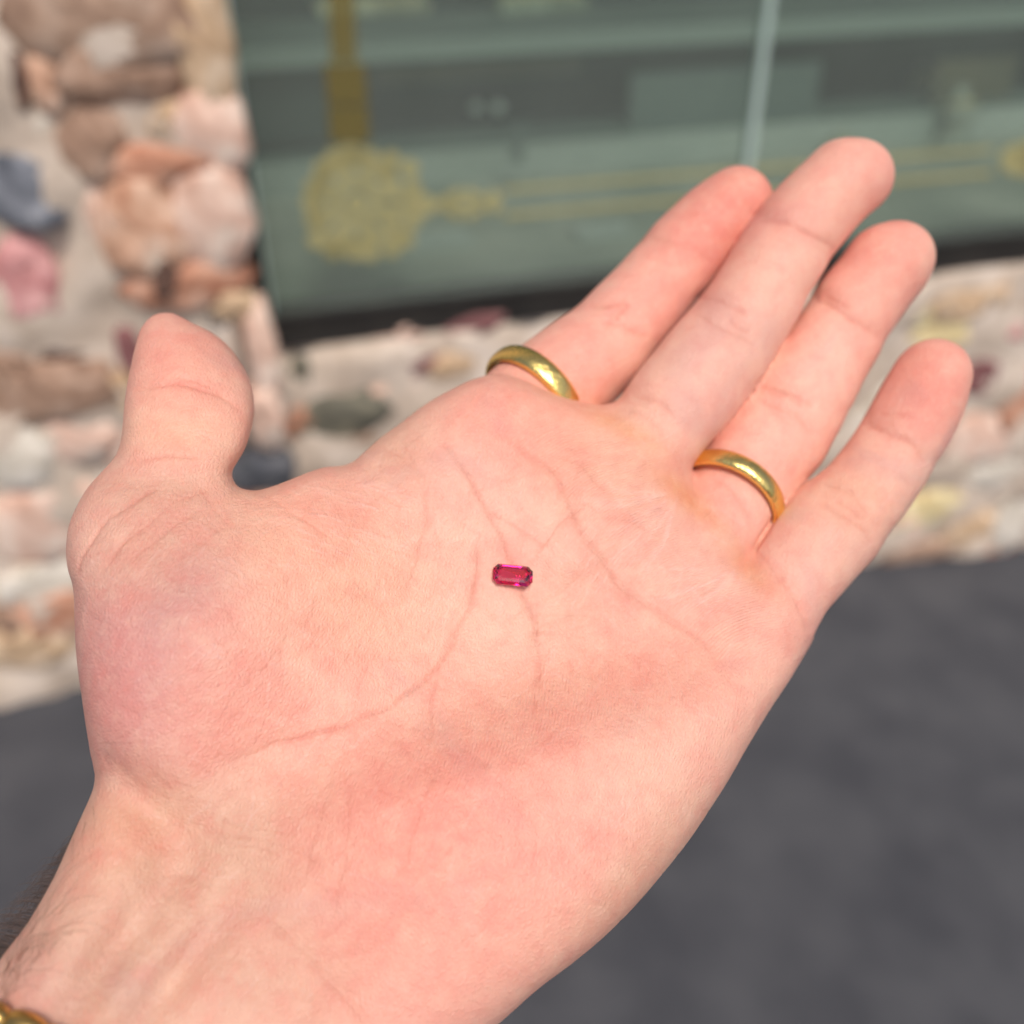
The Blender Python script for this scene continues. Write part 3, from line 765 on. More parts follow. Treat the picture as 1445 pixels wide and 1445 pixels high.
sm_ = np.arange(0, len(PV), max(1, len(PV) // 400)); _, gs_ = grad(PV[sm_])
if (gs_ * N_[sm_]).sum() < 0: N_ = -N_; me2.flip_normals()
_, gb_ = cgrad(P0, .3); KB = sstep(.72, .95, np.linalg.norm(gb_, axis=1)); KINK = np.ones(len(PV)); KINK[:len(P0)] = KB

# ---- creases (photo pixels), width px, depth mm, redness
CRE = [
 # palm lines
 ([(700, 609), (736, 636), (766, 656), (789, 686), (799, 712), (813, 742), (836, 772), (853, 795), (876, 825), (906, 849), (932, 865), (956, 882), (990, 905), (1025, 940)], 2.6, .42, .8),
 ([(617, 620), (633, 632), (648, 655), (664, 674), (675, 698), (691, 725), (706, 756), (722, 791), (730, 815), (737, 833), (749, 860), (758, 895), (762, 946), (762, 990)], 2.4, .36, .75),
 ([(559, 612), (574, 636), (586, 659), (598, 682), (603, 717), (601, 752), (590, 791), (582, 818), (571, 849)], 3.4, .30, .30),
 ([(679, 748), (676, 775), (674, 802), (671, 833), (656, 872), (640, 907), (621, 938), (598, 961), (567, 984), (555, 995), (524, 1008), (471, 1028), (404, 1046), (369, 1059), (300, 1085)], 2.6, .40, .7),
 ([(691, 725), (718, 736), (741, 756), (768, 771)], 1.8, .18, .5), ([(753, 789), (773, 759), (796, 732), (826, 716)], 1.6, .16, .4),
 ([(620, 940), (612, 975), (608, 1011), (606, 1060)], 2.0, .2, .5), ([(617, 1075), (606, 1104), (590, 1148), (577, 1201), (568, 1232)], 2.4, .16, .25),
 ([(493, 1100), (488, 1188), (480, 1245), (466, 1299)], 2.4, .14, .22), ([(470, 1090), (452, 1150), (437, 1200), (431, 1240)], 2.2, .10, .18),
 ([(759, 927), (756, 958), (754, 989), (750, 1015)], 2.2, .2, .4),
 ([(360, 1285), (387, 1307), (418, 1338), (457, 1387), (493, 1427), (525, 1465)], 4.2, .22, .3),
 ([(132, 1062), (162, 1081), (189, 1111), (207, 1126)], 9, .26, .2),
 ([(283, 1175), (320, 1179), (377, 1187), (434, 1209), (470, 1232)], 2.0, .15, .3), ([(330, 1190), (380, 1202), (430, 1228)], 1.8, .12, .3), ([(300, 1160), (370, 1170), (420, 1178)], 1.6, .12, .2),
 ([(740, 905), (770, 880), (800, 870), (850, 845)], 1.5, .1, .3), ([(700, 890), (735, 862), (790, 835), (850, 790)], 1.4, .12, .2), ([(745, 870), (800, 868), (850, 873)], 1.5, .12, .3),
 ([(770, 640), (810, 655), (850, 690), (900, 712)], 1.5, .1, .25), ([(800, 740), (850, 730), (905, 745), (960, 775)], 1.5, .12, .25), ([(640, 700), (690, 690), (740, 672), (790, 668)], 1.4, .1, .2),
 # thumb
 ([(183, 557), (216, 545), (246, 543), (272, 546), (299, 555), (322, 566), (345, 582)], 2.8, .38, .6), ([(240, 533), (262, 534), (282, 540), (319, 560)], 1.8, .2, .2),
 ([(180, 652), (226, 646), (262, 643), (290, 650)], 2.0, .26, .5), ([(235, 690), (216, 692), (186, 709), (150, 736), (126, 766), (113, 792), (107, 815)], 2.4, .36, .6),
 ([(300, 690), (252, 706), (226, 726), (193, 749), (166, 776), (150, 795)], 1.9, .24, .45), ([(290, 716), (260, 733), (233, 752), (199, 779), (185, 795)], 1.8, .2, .4),
 ([(140, 812), (175, 765), (210, 720)], 1.4, .12, .3), ([(330, 740), (290, 760), (250, 790)], 1.4, .1, .3), ([(375, 700), (400, 715), (430, 735), (470, 760)], 1.6, .14, .2),
 # index
 ([(912, 338), (941, 341), (966, 346), (987, 357), (1005, 372)], 2.6, .28, .6), ([(829, 429), (862, 431), (889, 428)], 2.2, .22, .8), ([(850, 452), (883, 462), (912, 478)], 2.4, .28, .7), ([(868, 450), (889, 431)], 2.0, .25, .9),
 # middle
 ([(1070, 308), (1107, 315), (1132, 325), (1157, 340), (1178, 356)], 2.6, .3, .7), ([(980, 419), (1012, 424), (1037, 433), (1056, 447)], 2.2, .28, .8), ([(976, 439), (1008, 455), (1041, 472), (1069, 489)], 2.4, .3, .8), ([(1028, 446), (1046, 462), (1062, 466)], 1.8, .2, .8),
 ([(889, 556), (916, 563), (939, 575), (954, 592)], 2.4, .3, .7), ([(872, 575), (900, 584), (925, 600), (938, 618)], 1.8, .18, .4),
 # ring finger
 ([(1145, 421), (1174, 432), (1199, 449), (1219, 462), (1243, 481)], 2.6, .32, .8), ([(1160, 418), (1185, 428), (1200, 436)], 1.7, .16, .6), ([(1066, 545), (1107, 553), (1132, 566), (1146, 577)], 2.0, .25, .8), ([(1064, 560), (1099, 573), (1128, 590), (1150, 614)], 2.4, .32, .7),
 ([(1081, 548), (1111, 558), (1135, 573)], 1.6, .18, .8), ([(1000, 672), (1030, 690), (1050, 712), (1062, 735)], 2.0, .22, .5),
 # little finger
 ([(1212, 597), (1245, 607), (1275, 620), (1296, 637), (1309, 656)], 2.6, .34, .8), ([(1238, 583), (1262, 585), (1289, 593)], 1.8, .18, .6), ([(1150, 703), (1178, 721), (1202, 732), (1222, 750), (1230, 770)], 2.4, .32, .8),
 ([(1158, 681), (1185, 687), (1208, 703), (1230, 727)], 2.0, .26, .7), ([(1180, 705), (1200, 715), (1220, 735)], 1.6, .18, .7), ([(1088, 789), (1111, 826), (1131, 863), (1143, 892)], 2.6, .28, .5), ([(1066, 776), (1085, 800), (1105, 822)], 2.0, .2, .4),
 ([(1235, 655), (1262, 668), (1285, 690)], 1.3, .08, .3),
]
# fine pale wrinkles that fan over the thumb web, and short random skin lines
fine = []
for i in range(30):
    x = 350 + rng.random() * 180; y = 665 + 115 * rng.random() + max(0, 400 - x) * .25; L = 40 + 60 * rng.random(); a = math.radians(6 + 14 * rng.random() + (y - 690) * .05)
    fine.append(([(x, y), (x + L * .5 * math.cos(a), y + L * .5 * math.sin(a) - 1.5), (x + L * math.cos(a), y + L * math.sin(a))], 1.1, -.07, -.25))
for i in range(80):
    x, y = 520 + 480 * rng.random(), 620 + 380 * rng.random(); a = rng.choice([20, -35, 55, 110]) + rng.normal() * 12; a = math.radians(a); L = 25 + 45 * rng.random()
    fine.append(([(x, y), (x + L * .5 * math.cos(a + .1), y + L * .5 * math.sin(a + .1)), (x + L * math.cos(a), y + L * math.sin(a))], 1.0, .07 if rng.random() < .5 else -.05, .2 if rng.random() < .5 else -.2))
for i in range(46):
    x, y = 150 + 400 * rng.random(), 780 + 330 * rng.random(); a = math.radians(35 + rng.normal() * 14 if rng.random() < .6 else 120 + rng.normal() * 10); L = 30 + 60 * rng.random()
    fine.append(([(x, y), (x + L * .5 * math.cos(a + .06), y + L * .5 * math.sin(a + .06)), (x + L * math.cos(a), y + L * math.sin(a))], 1.1, .06, .22))
for i in range(44):              # pale creases fanning out of the callus under the ring finger
    a = math.radians(95 + 75 * rng.random()); r0 = 10 + 25 * rng.random(); L = 60 + 90 * rng.random(); c0 = (958, 688) if i % 3 else (1050, 790)
    fine.append(([(c0[0] + (r0 + L * t) * math.cos(a + .25 * t), c0[1] + (r0 + L * t) * math.sin(a + .25 * t)) for t in (0, .5, 1)], 1.0, -.05, -.22))
for i in range(24):
    x, y = 835 + 90 * rng.random(), 735 + 70 * rng.random(); L = 22 + 26 * rng.random(); a = math.radians(128 + rng.normal() * 5)
    fine.append(([(x, y), (x + L * .5 * math.cos(a), y + L * .5 * math.sin(a)), (x + L * math.cos(a), y + L * math.sin(a))], 1.0, -.05, -.3))
for i in range(60):
    x, y = 1150 + 130 * rng.random(), 560 + 220 * rng.random(); a = math.radians(-58 + rng.normal() * 6); L = 18 + 26 * rng.random()
    fine.append(([(x, y), (x + L * .5 * math.cos(a), y + L * .5 * math.sin(a)), (x + L * math.cos(a), y + L * math.sin(a))], 1.0, .03, -.14))
PX = PV[:, 0] / PV[:, 2] * FPX + HALF; PY = -PV[:, 1] / PV[:, 2] * FPX + HALF
for i in range(520):             # the web of minute skin lines
    if i % 2: x, y = 250 + 780 * rng.random(), 600 + 800 * rng.random()
    else: x, y = 110 + 560 * rng.random(), 720 + 700 * rng.random()
    base_a = 38 if (x - 722) * .61 - (y - 815) * .79 > -330 else -50
    a = math.radians((base_a if rng.random() < .55 else base_a + 75) + rng.normal() * 14); L = 22 + 55 * rng.random()
    lo = rng.random() < .4; cv = rng.normal() * .12
    fine.append(([(x, y), (x + L * .5 * math.cos(a + cv), y + L * .5 * math.sin(a + cv)), (x + L * math.cos(a), y + L * math.sin(a))], 1.35, -.03 if lo else .055, -.20 if lo else .17))
BK = 40; bid = (np.clip(PY // BK + 60, 0, 199) * 200 + np.clip(PX // BK + 60, 0, 199)).astype(np.int64)
ordr = np.argsort(bid, kind='stable'); bs = bid[ordr]
def near_box(x0, x1, y0, y1):
    out = []
    for r in range(int(y0 // BK) + 60, int(y1 // BK) + 61):
        a_, b_ = np.searchsorted(bs, r * 200 + int(x0 // BK) + 60), np.searchsorted(bs, r * 200 + int(x1 // BK) + 60, 'right'); out.append(ordr[a_:b_])
    m = np.concatenate(out); return m[(front[m] > 0) & (PX[m] > x0) & (PX[m] < x1) & (PY[m] > y0) & (PY[m] < y1)]
front = np.clip(-N_[:, 2] * 3 + .3, 0, 1)
disp = np.zeros(len(PV)); red = np.zeros(len(PV))
for pts, w, dep, rd in CRE + fine:
    if dep > .15 and pts[0][0] + pts[-1][0] > 1640 and pts[0][1] < 800: w, rd, dep = w * 1.3, rd * .8, dep * 1.15     # folds of the fingers
    C = catmull(pts, 5); n = len(C)
    m = near_box(C[:, 0].min() - 14, C[:, 0].max() + 14, C[:, 1].min() - 14, C[:, 1].max() + 14)
    if not len(m): continue
    X, Y = PX[m], PY[m]
    # slight wobble so that no line is a clean stroke
    X = X + 1.3 * np.sin(Y * .11 + w * 9) + .35 * np.sin(Y * .45 + dep * 50); Y = Y + 1.3 * np.sin(X * .10 + w * 5) + .3 * np.sin(X * .41)
    bd = np.full(len(m), 1e9); bt = np.zeros(len(m))
    for i in range(n - 1):
        a, b = C[i], C[i + 1]; e = b - a; l2 = e @ e + 1e-9
        t = np.clip(((X - a[0]) * e[0] + (Y - a[1]) * e[1]) / l2, 0, 1)
        d = np.hypot(X - a[0] - t * e[0], Y - a[1] - t * e[1]); u = d < bd
        bd = np.where(u, d, bd); bt = np.where(u, (i + t) / (n - 1), bt)
    taper = np.clip(np.minimum(bt, 1 - bt) * 5, 0, 1) ** .7 * (.88 + .12 * np.sin(bt * 17 + w * 7))
    g = np.exp(-.5 * (bd / (w * .9)) ** 2) * taper; g2 = np.exp(-.5 * (bd / (w * 3.4)) ** 2) * taper
    disp[m] -= dep * (g * .72 + g2 * .55) * front[m]
    red[m] += rd * (g * 1.0 + (.5 if rd > 0 else 0) * g2) * front[m]
# full-width folds at the joints, padded flesh between them
for (x0, y0, x1, y1, w, dep) in [(880, 325, 985, 385, 9, .35), (800, 425, 915, 495, 13, .5), (1040, 290, 1190, 370, 9, .4), (955, 410, 1095, 500, 14, .55), (860, 545, 975, 615, 12, .4),
        (1120, 405, 1265, 490, 10, .45), (1050, 540, 1175, 620, 14, .55), (1190, 580, 1330, 660, 10, .45), (1125, 675, 1260, 760, 15, .55), (1075, 770, 1170, 870, 14, .35)]:
    mx, my = (x0 + x1) / 2, (y0 + y1) / 2; L = math.hypot(x1 - x0, y1 - y0); a = math.degrees(math.atan2(y1 - y0, x1 - x0))
    disp -= dep * gauss(PX, PY, mx, my, L * .42, w, a) * front
    for sgn in (-1, 1):
        q = math.radians(a + 90); disp += sgn * 0 + .28 * gauss(PX, PY, mx + sgn * 3.2 * w * math.cos(q), my + sgn * 3.2 * w * math.sin(q), L * .3, 1.7 * w, a) * front
for (x, y, r) in [(1010, 300, 34), (1185, 262, 36), (1245, 372, 36), (1305, 545, 34), (262, 500, 45)]: disp += .45 * gauss(PX, PY, x, y, r, r) * front
disp *= KINK
PV = PV + N_ * disp[:, None]

# ---- pigment: blood and callus colours of skin, plus shade painted on flank and furrows
PIG_SHADE = np.zeros((len(PV), 3)); basec = np.array(srgb(242, 187, 168))
PIG_SHADE[:] = basec
def tint(x, y, sx, sy, ang, col, k):
    g = (gauss(PX, PY, x, y, sx, sy, ang) * k)[:, None]
    PIG_SHADE[:] = PIG_SHADE * (1 - g) + np.array(srgb(*col)) * g
PINK, RED, PEACH, VIO, PALE, OCH, OLV = (238, 156, 138), (226, 126, 112), (240, 180, 144), (200, 146, 142), (240, 198, 174), (226, 146, 90), (204, 164, 136)
for a in [(1020, 300, 75, 50, -46, RED, .95), (930, 380, 60, 45, -46, PINK, .5), (790, 500, 70, 50, -45, PINK, .5), (1195, 262, 60, 50, -50, PINK, .45), (1090, 380, 60, 30, -52, PALE, .4),
          (1250, 370, 60, 50, -53, PINK, .8), (1315, 535, 50, 55, -55, PINK, .85), (1300, 575, 34, 30, -55, RED, .35), (1200, 700, 50, 60, -50, PEACH, .4), (760, 600, 90, 50, 25, PINK, .6), (700, 590, 60, 50, 20, PINK, .5),
          (880, 606, 45, 10, 28, OCH, .7), (968, 700, 48, 13, 42, OCH, .85), (1060, 806, 38, 14, 45, OCH, .6), (860, 640, 90, 60, 35, PEACH, .4), (900, 760, 90, 90, 0, PINK, .25), (940, 660, 16, 10, 0, PINK, .3),
          (255, 510, 75, 65, 0, PINK, .7), (250, 610, 70, 34, 0, PEACH, .5), (230, 690, 90, 24, 0, OLV, .5), (330, 780, 120, 60, -20, PEACH, .5), (240, 850, 80, 50, -40, VIO, .9), (180, 960, 80, 150, 0, VIO, .95), (290, 880, 30, 16, -30, RED, .2), (200, 780, 60, 60, 0, OLV, .5), (330, 930, 70, 60, 0, PINK, .25),
          (480, 740, 90, 40, 10, PINK, .4), (520, 850, 100, 80, 0, PEACH, .5), (560, 640, 40, 50, 20, OLV, .4), (640, 860, 60, 60, 0, PALE, .3), (800, 850, 70, 50, 0, OLV, .35), (720, 760, 60, 40, 0, PALE, .45),
          (790, 965, 170, 44, -14, (222, 158, 130), .5), (700, 1100, 200, 50, -16, PINK, .6), (640, 1060, 80, 24, -14, RED, .12), (960, 960, 120, 60, -30, PINK, .4), (900, 1090, 90, 60, -40, PALE, .3), (560, 1230, 150, 130, 0, PINK, .85), (500, 1150, 60, 60, 0, PINK, .2),  # first tint paints the shaded flank of the heel into the skin
          (750, 1300, 130, 60, -35, PINK, .45), (900, 1230, 120, 30, -52, OLV, .5), (340, 1180, 60, 70, 20, OLV, .55), (250, 1170, 60, 40, 30, OLV, .45), (170, 1330, 110, 26, -52, VIO, .6), (262, 1362, 80, 20, -52, PINK, .5), (130, 1400, 100, 90, -40, OLV, .9), (60, 1400, 60, 60, 0, VIO, .5), (250, 1330, 180, 120, -50, (214, 166, 144), .45), (170, 1180, 70, 60, 0, (222, 176, 140), .6), (330, 1300, 130, 130, 0, OLV, .35),  # tints over the tendon furrows and wrist hollow put shade into the colour
          (430, 1420, 90, 50, 45, OLV, .35), (300, 1020, 100, 60, 0, PINK, .35), (390, 560, 10, 10, 0, PINK, 0)]:
    tint(*a)
rr = np.clip(red, -.6, 1.0)[:, None]
PIG_SHADE = PIG_SHADE * (1 - .29 * np.clip(rr, 0, 1) * np.array([.42, .95, 1.0])) + np.clip(-rr, 0, .35) * .30 * (1 - PIG_SHADE)
# ridge lines: a phase that grows one unit per friction ridge, and where they show
wob = 5 * np.sin(PX * .013 + 1) + 5 * np.sin(PY * .017 + PX * .006)
ang_m = np.arctan2(PY - 640, PX - 1010)
ph_h = (PX + .25 * (PY - 1000) + .0011 * (PY - 1010) ** 2 + wob)              # near vertical on the little-finger mount
ph_m = (.55 * (PX - 960) + .85 * (PY - 690) + 26 * np.sin((PX - PY) * .012) + wob)   # fan under the ring finger
ph_f = ((PX * .78 + PY * .62) + wob * .5)                                         # along the fingers
mh = gauss(PX, PY, 800, 1020, 210, 90, -14); mmn = np.clip(gauss(PX, PY, 940, 745, 75, 60, 40) + gauss(PX, PY, 830, 640, 60, 40, 30) + gauss(PX, PY, 1040, 850, 60, 50, 45), 0, 1)
mf = np.clip(gauss(PX, PY, 1200, 690, 70, 60, -50) + gauss(PX, PY, 1290, 560, 40, 40, 0), 0, 1) * .6

me2.vertices.foreach_set('co', to_world(PV).astype(np.float32).ravel())
me2.update(); me2.name = 'person'; smooth(me2)
def attr(nm, a): t = me2.attributes.new(nm, 'FLOAT', 'POINT'); t.data.foreach_set('value', np.asarray(a, np.float32))
ca = me2.color_attributes.new('pigment_shade', 'FLOAT_COLOR', 'POINT')
ca.data.foreach_set('color', np.concatenate([PIG_SHADE, np.ones((len(PIG_SHADE), 1))], 1).astype(np.float32).ravel())
attr('ridge_a', ph_h / 4.6); attr('ridge_b', ph_m / 4.2); attr('ridge_c', ph_f / 4.2)
attr('mask_a', mh * front * .3); attr('mask_b', mmn * front * .7); attr('mask_c', mf * front)
person = link('person', me2)
tag(person, 'open left hand and wrist held palm up, fingers pointing away, fair pink skin', 'person')

def skin_mat():
    m = bpy.data.materials.new('skin'); m.use_nodes = True; nt = m.node_tree; N = nt.nodes; L = nt.links
    p = N['Principled BSDF']
    at = N.new('ShaderNodeVertexColor'); at.layer_name = 'pigment_shade'
    tc = N.new('ShaderNodeTexCoord')
    def noise(scale, detail, rough=.5, vec=None, dist=0):
        n = N.new('ShaderNodeTexNoise'); n.inputs['Scale'].default_value = scale; n.inputs['Detail'].default_value = detail; n.inputs['Roughness'].default_value = rough
        n.inputs['Distortion'].default_value = dist
        L.new(vec or tc.outputs['Object'], n.inputs['Vector']); return n.outputs['Fac']
    def math_(op, a, b=None, c=None):
        n = N.new('ShaderNodeMath'); n.operation = op
        for i, v in enumerate((a, b, c)):
            if v is None: continue
            if isinstance(v, (int, float)): n.inputs[i].default_value = v
            else: L.new(v, n.inputs[i])
        return n.outputs[0]
    def mix(fac, a, b, mode='MIX'):
        n = N.new('ShaderNodeMix'); n.data_type = 'RGBA'; n.blend_type = mode
        for sck, v in ((n.inputs[0], fac), (n.inputs[6], a), (n.inputs[7], b)):
            if isinstance(v, (int, float)): sck.default_value = v
            elif isinstance(v, tuple): sck.default_value = (*v, 1)
            else: L.new(v, sck)
        return n.outputs[2]
    # capillary mottling: large and small blotches
    b1 = math_('MULTIPLY', math_('SUBTRACT', noise(55, 4, .55, None, .6), .5), 1.1)
    b2 = math_('MULTIPLY', math_('SUBTRACT', noise(260, 5, .6), .5), 1.2)
    c = mix(math_('MAXIMUM', b1, 0.0), at.outputs['Color'], srgb(236, 140, 128))
    c = mix(math_('MAXIMUM', math_('MULTIPLY', b1, -1.0), 0.0), c, srgb(246, 206, 178))
    c = mix(math_('MAXIMUM', b2, 0.0), c, srgb(226, 130, 118))
    c = mix(math_('MAXIMUM', math_('MULTIPLY', b2, -.8), 0.0), c, srgb(250, 214, 188))
    cellc = N.new('ShaderNodeTexVoronoi'); cellc.feature = 'DISTANCE_TO_EDGE'; cellc.inputs['Scale'].default_value = 1900; cm = N.new('ShaderNodeMapping'); cm.inputs['Scale'].default_value = (1, .5, 1); cm.inputs['Rotation'].default_value = (.3, .2, .9); L.new(tc.outputs['Object'], cm.inputs[0]); L.new(cm.outputs[0], cellc.inputs['Vector'])
    ce = math_('SUBTRACT', 1.0, math_('MINIMUM', math_('MULTIPLY', cellc.outputs['Distance'], 4.0), 1.0))
    c = mix(math_('MULTIPLY', ce, math_('MULTIPLY', noise(90, 3), .2)), c, srgb(218, 140, 122))
    c = mix(math_('MULTIPLY', math_('MAXIMUM', math_('SUBTRACT', noise(1400, 3), .5), 0.0), .4), c, srgb(255, 222, 200))
    veins = noise(28, 2, .5, None, 1.5)
    vm = N.new('ShaderNodeMapRange'); L.new(veins, vm.inputs[0]); vm.inputs[1].default_value = .58; vm.inputs[2].default_value = .70
    c = mix(math_('MULTIPLY', vm.outputs[0], .22), c, srgb(188, 150, 150))
    # friction ridges
    h = None
    for s in 'abc':
        ra = N.new('ShaderNodeAttribute'); ra.attribute_name = 'ridge_' + s; ma = N.new('ShaderNodeAttribute'); ma.attribute_name = 'mask_' + s
        w = math_('SINE', math_('MULTIPLY', math_('ADD', ra.outputs['Fac'], math_('MULTIPLY', noise(160, 2), 1.1)), 6.2832))
        w = math_('MULTIPLY', w, ma.outputs['Fac']); h = w if h is None else math_('ADD', h, w)
    brk = math_('ADD', math_('MULTIPLY', noise(420, 2), 1.2), .1)
    h = math_('MULTIPLY', h, brk)
    c = mix(math_('MULTIPLY', math_('MAXIMUM', h, 0.0), .16), c, srgb(252, 214, 190))
    c = mix(math_('MULTIPLY', math_('MAXIMUM', math_('MULTIPLY', h, -1.0), 0.0), .14), c, srgb(220, 135, 115))
    L.new(c, p.inputs['Base Color'])
    # skin grain: fine crossing cells
    vo = N.new('ShaderNodeTexVoronoi'); vo.feature = 'DISTANCE_TO_EDGE'; vo.inputs['Scale'].default_value = 1500
    mp = N.new('ShaderNodeMapping'); mp.inputs['Scale'].default_value = (1, .55, 1); mp.inputs['Rotation'].default_value = (0, 0, .7)
    L.new(tc.outputs['Object'], mp.inputs[0]); L.new(mp.outputs[0], vo.inputs['Vector'])
    cell = math_('MINIMUM', math_('MULTIPLY', vo.outputs['Distance'], 3.0), 1.0)
    hh = math_('ADD', math_('MULTIPLY', h, .7), math_('MULTIPLY', cell, .5))
    hh = math_('ADD', hh, math_('MULTIPLY', noise(900, 6, .65), .8))
    hh = math_('ADD', hh, math_('MULTIPLY', noise(240, 4, .6), 2.2))
    bp = N.new('ShaderNodeBump'); bp.inputs['Strength'].default_value = .8; bp.inputs['Distance'].default_value = .00018
    L.new(hh, bp.inputs['Height']); L.new(bp.outputs['Normal'], p.inputs['Normal'])
    ro = N.new('ShaderNodeMapRange'); L.new(noise(600, 4), ro.inputs[0]); ro.inputs[3].default_value = .42; ro.inputs[4].default_value = .62
    L.new(ro.outputs[0], p.inputs['Roughness'])
    p.inputs['Specular IOR Level'].default_value = .42
    p.inputs['Subsurface Weight'].default_value = .22
    p.inputs['Subsurface Radius'].default_value = (1.0, .36, .2)
    p.inputs['Subsurface Scale'].default_value = .0014
    return m
me2.materials.append(skin_mat())

def surf_depth(px, py):          # front surface distance along a sight line
    z = np.arange(140, 245, .25); px = np.full(len(z), float(px)); py = np.full(len(z), float(py))
    f = field(cam3(px, py, z)); i = np.nonzero(f < 0)[0]
    if not len(i): return None
    i = i[0]; return z[i - 1] + .25 * f[i - 1] / (f[i - 1] - f[i])
def wp(px, py, d):
    return to_world(cam3(np.array([px], float), np.array([py], float), np.array([d], float)))[0]
def wdir(v): return CR * v[0] + CU * v[1] + CF * v[2]


# ------------------------------------------------------------------ gold rings
def gold_mat():
    m = bpy.data.materials.new('worn gold'); m.use_nodes = True; nt = m.node_tree; p = nt.nodes['Principled BSDF']
    p.inputs['Metallic'].default_value = 1.0; p.inputs['Base Color'].default_value = (.95, .72, .24, 1)
    tc = nt.nodes.new('ShaderNodeTexCoord')
    n = nt.nodes.new('ShaderNodeTexNoise'); n.inputs['Scale'].default_value = 260; n.inputs['Detail'].default_value = 6; n.inputs['Roughness'].default_value = .65
    nt.links.new(tc.outputs['Object'], n.inputs['Vector'])
    n3 = nt.nodes.new('ShaderNodeTexNoise'); n3.inputs['Scale'].default_value = 1400; n3.inputs['Detail'].default_value = 3; nt.links.new(tc.outputs['Object'], n3.inputs['Vector'])
    b3 = nt.nodes.new('ShaderNodeBump'); b3.inputs['Strength'].default_value = .7; b3.inputs['Distance'].default_value = .00008; nt.links.new(n3.outputs['Fac'], b3.inputs['Height'])
    b = nt.nodes.new('ShaderNodeBump'); nt.links.new(b3.outputs['Normal'], b.inputs['Normal']); b.inputs['Strength'].default_value = 1.0; b.inputs['Distance'].default_value = .0004
    nt.links.new(n.outputs['Fac'], b.inputs['Height']); nt.links.new(b.outputs['Normal'], p.inputs['Normal'])
    r = nt.nodes.new('ShaderNodeMapRange'); r.inputs[3].default_value = .10; r.inputs[4].default_value = .26
    nt.links.new(n.outputs['Fac'], r.inputs[0]); nt.links.new(r.outputs[0], p.inputs['Roughness'])
    return m
m_gold = gold_mat()
def band(px, py, d, ax, r_in_px, thick, width, label, dent=0):
    """a court-section band: centre on a sight line, axis ax given in camera space (right, up, away)"""
    c = cam3(np.array([px], float), np.array([py], float), np.array([d], float))[0]
    a = np.array(ax, float); a /= np.linalg.norm(a)
    e1 = np.cross(a, [0, 0, 1]); e1 /= np.linalg.norm(e1); e2 = np.cross(a, e1)
    ri = r_in_px * d / FPX; n = 128
    prof = []
    for k in range(15):             # outer dome
        t = -1 + 2 * k / 14; prof.append((ri + .25 + (thick - .25) * math.sqrt(max(0, 1 - abs(t) ** 2.6)), t * width / 2))
    for k in range(5):              # inner comfort face
        t = 1 - 2 * (k + .5) / 5; prof.append((ri + .25 * t * t, t * width / 2 * .94))
    v = []; f = []; K = len(prof)
    for i in range(n):
        A = 6.2832 * i / n; wob = 1 + .004 * math.sin(3 * A + dent)
        for (r, w) in prof: v.append((e1 * math.cos(A) + e2 * math.sin(A)) * r * wob + a * w)
    for i in range(n):
        for j in range(K): q = i * K + j; s = i * K + (j + 1) % K; t = ((i + 1) % n) * K + (j + 1) % K; u = ((i + 1) % n) * K + j; f.append((q, s, t, u))
    W = to_world(np.array(v) + c); o0 = to_world(c[None])[0]
    me = bpy.data.meshes.new('gold_ring'); me.from_pydata([tuple(x - o0) for x in W], [], f); me.update(); smooth(me)
    bm = bmesh.new(); bm.from_mesh(me); bmesh.ops.recalc_face_normals(bm, faces=bm.faces); bm.to_mesh(me); bm.free()
    o = link('gold_ring', me, None, m_gold); o.location = o0
    tag(o, label, 'ring', 'plain gold band rings'); return o
band(753, 560, 220.9, (.66, .66, .42), 71, 1.6, 5.2, 'plain gold band on the index finger, partly hidden behind the palm edge')
band(1028, 701, 216.2, (.52, .68, .54), 70.5, 1.5, 4.5, 'plain gold band on the ring finger, next to the little finger', 2)

# ------------------------------------------------------------------ ruby
def frame_at(px, py):
    d0 = surf_depth(px, py); P = cam3(np.array([px], float), np.array([py], float), np.array([d0], float))
    _, g = grad(P); n = g[0] / np.linalg.norm(g[0]); return P[0], n
Pr, nr = frame_at(722, 816)
up = nr / np.linalg.norm(nr); up = up + np.array([-.12, .18, .05]); up /= np.linalg.norm(up)
tl = np.array([1.0, -.05, 0]); tl = tl - (tl @ up) * up; tl /= np.linalg.norm(tl); tw = np.cross(up, tl)
def octa(hl, hw, c): return [(hl, hw - c), (hl - c, hw), (-hl + c, hw), (-hl, hw - c), (-hl, -hw + c), (-hl + c, -hw), (hl - c, -hw), (hl, -hw + c)]
HL, HW = 3.7, 1.98
lev = [(HL * .66, HW * .50, .5, .95), (HL * .84, HW * .76, .7, .74), (HL, HW, .9, .28), (HL, HW, .9, .12), (HL * .80, HW * .70, .8, -.65), (HL * .58, HW * .36, .5, -1.25), (HL * .38, HW * .06, .05, -1.65)]
rv = []; rf = []
for (a, b, c, h) in lev:
    for (x, y) in octa(a, b, min(c, b * .9)): rv.append(tl * x + tw * y + up * (h + 1.32))
for j in range(len(lev) - 1):
    for i in range(8): a = j * 8 + i; b = j * 8 + (i + 1) % 8; rf.append((a, b, b + 8, a + 8))
rf.append(tuple(range(7, -1, -1))); rf.append(tuple(range((len(lev) - 1) * 8, len(lev) * 8)))
tilt = Matrix.Rotation(math.radians(3), 3, 'X')
W = to_world(np.array(rv) + Pr); o0 = to_world(Pr[None])[0]
me = bpy.data.meshes.new('ruby_gemstone'); me.from_pydata([tuple(x - o0) for x in W], [], rf); me.update()
bm = bmesh.new(); bm.from_mesh(me); bmesh.ops.recalc_face_normals(bm, faces=bm.faces); bm.to_mesh(me); bm.free()
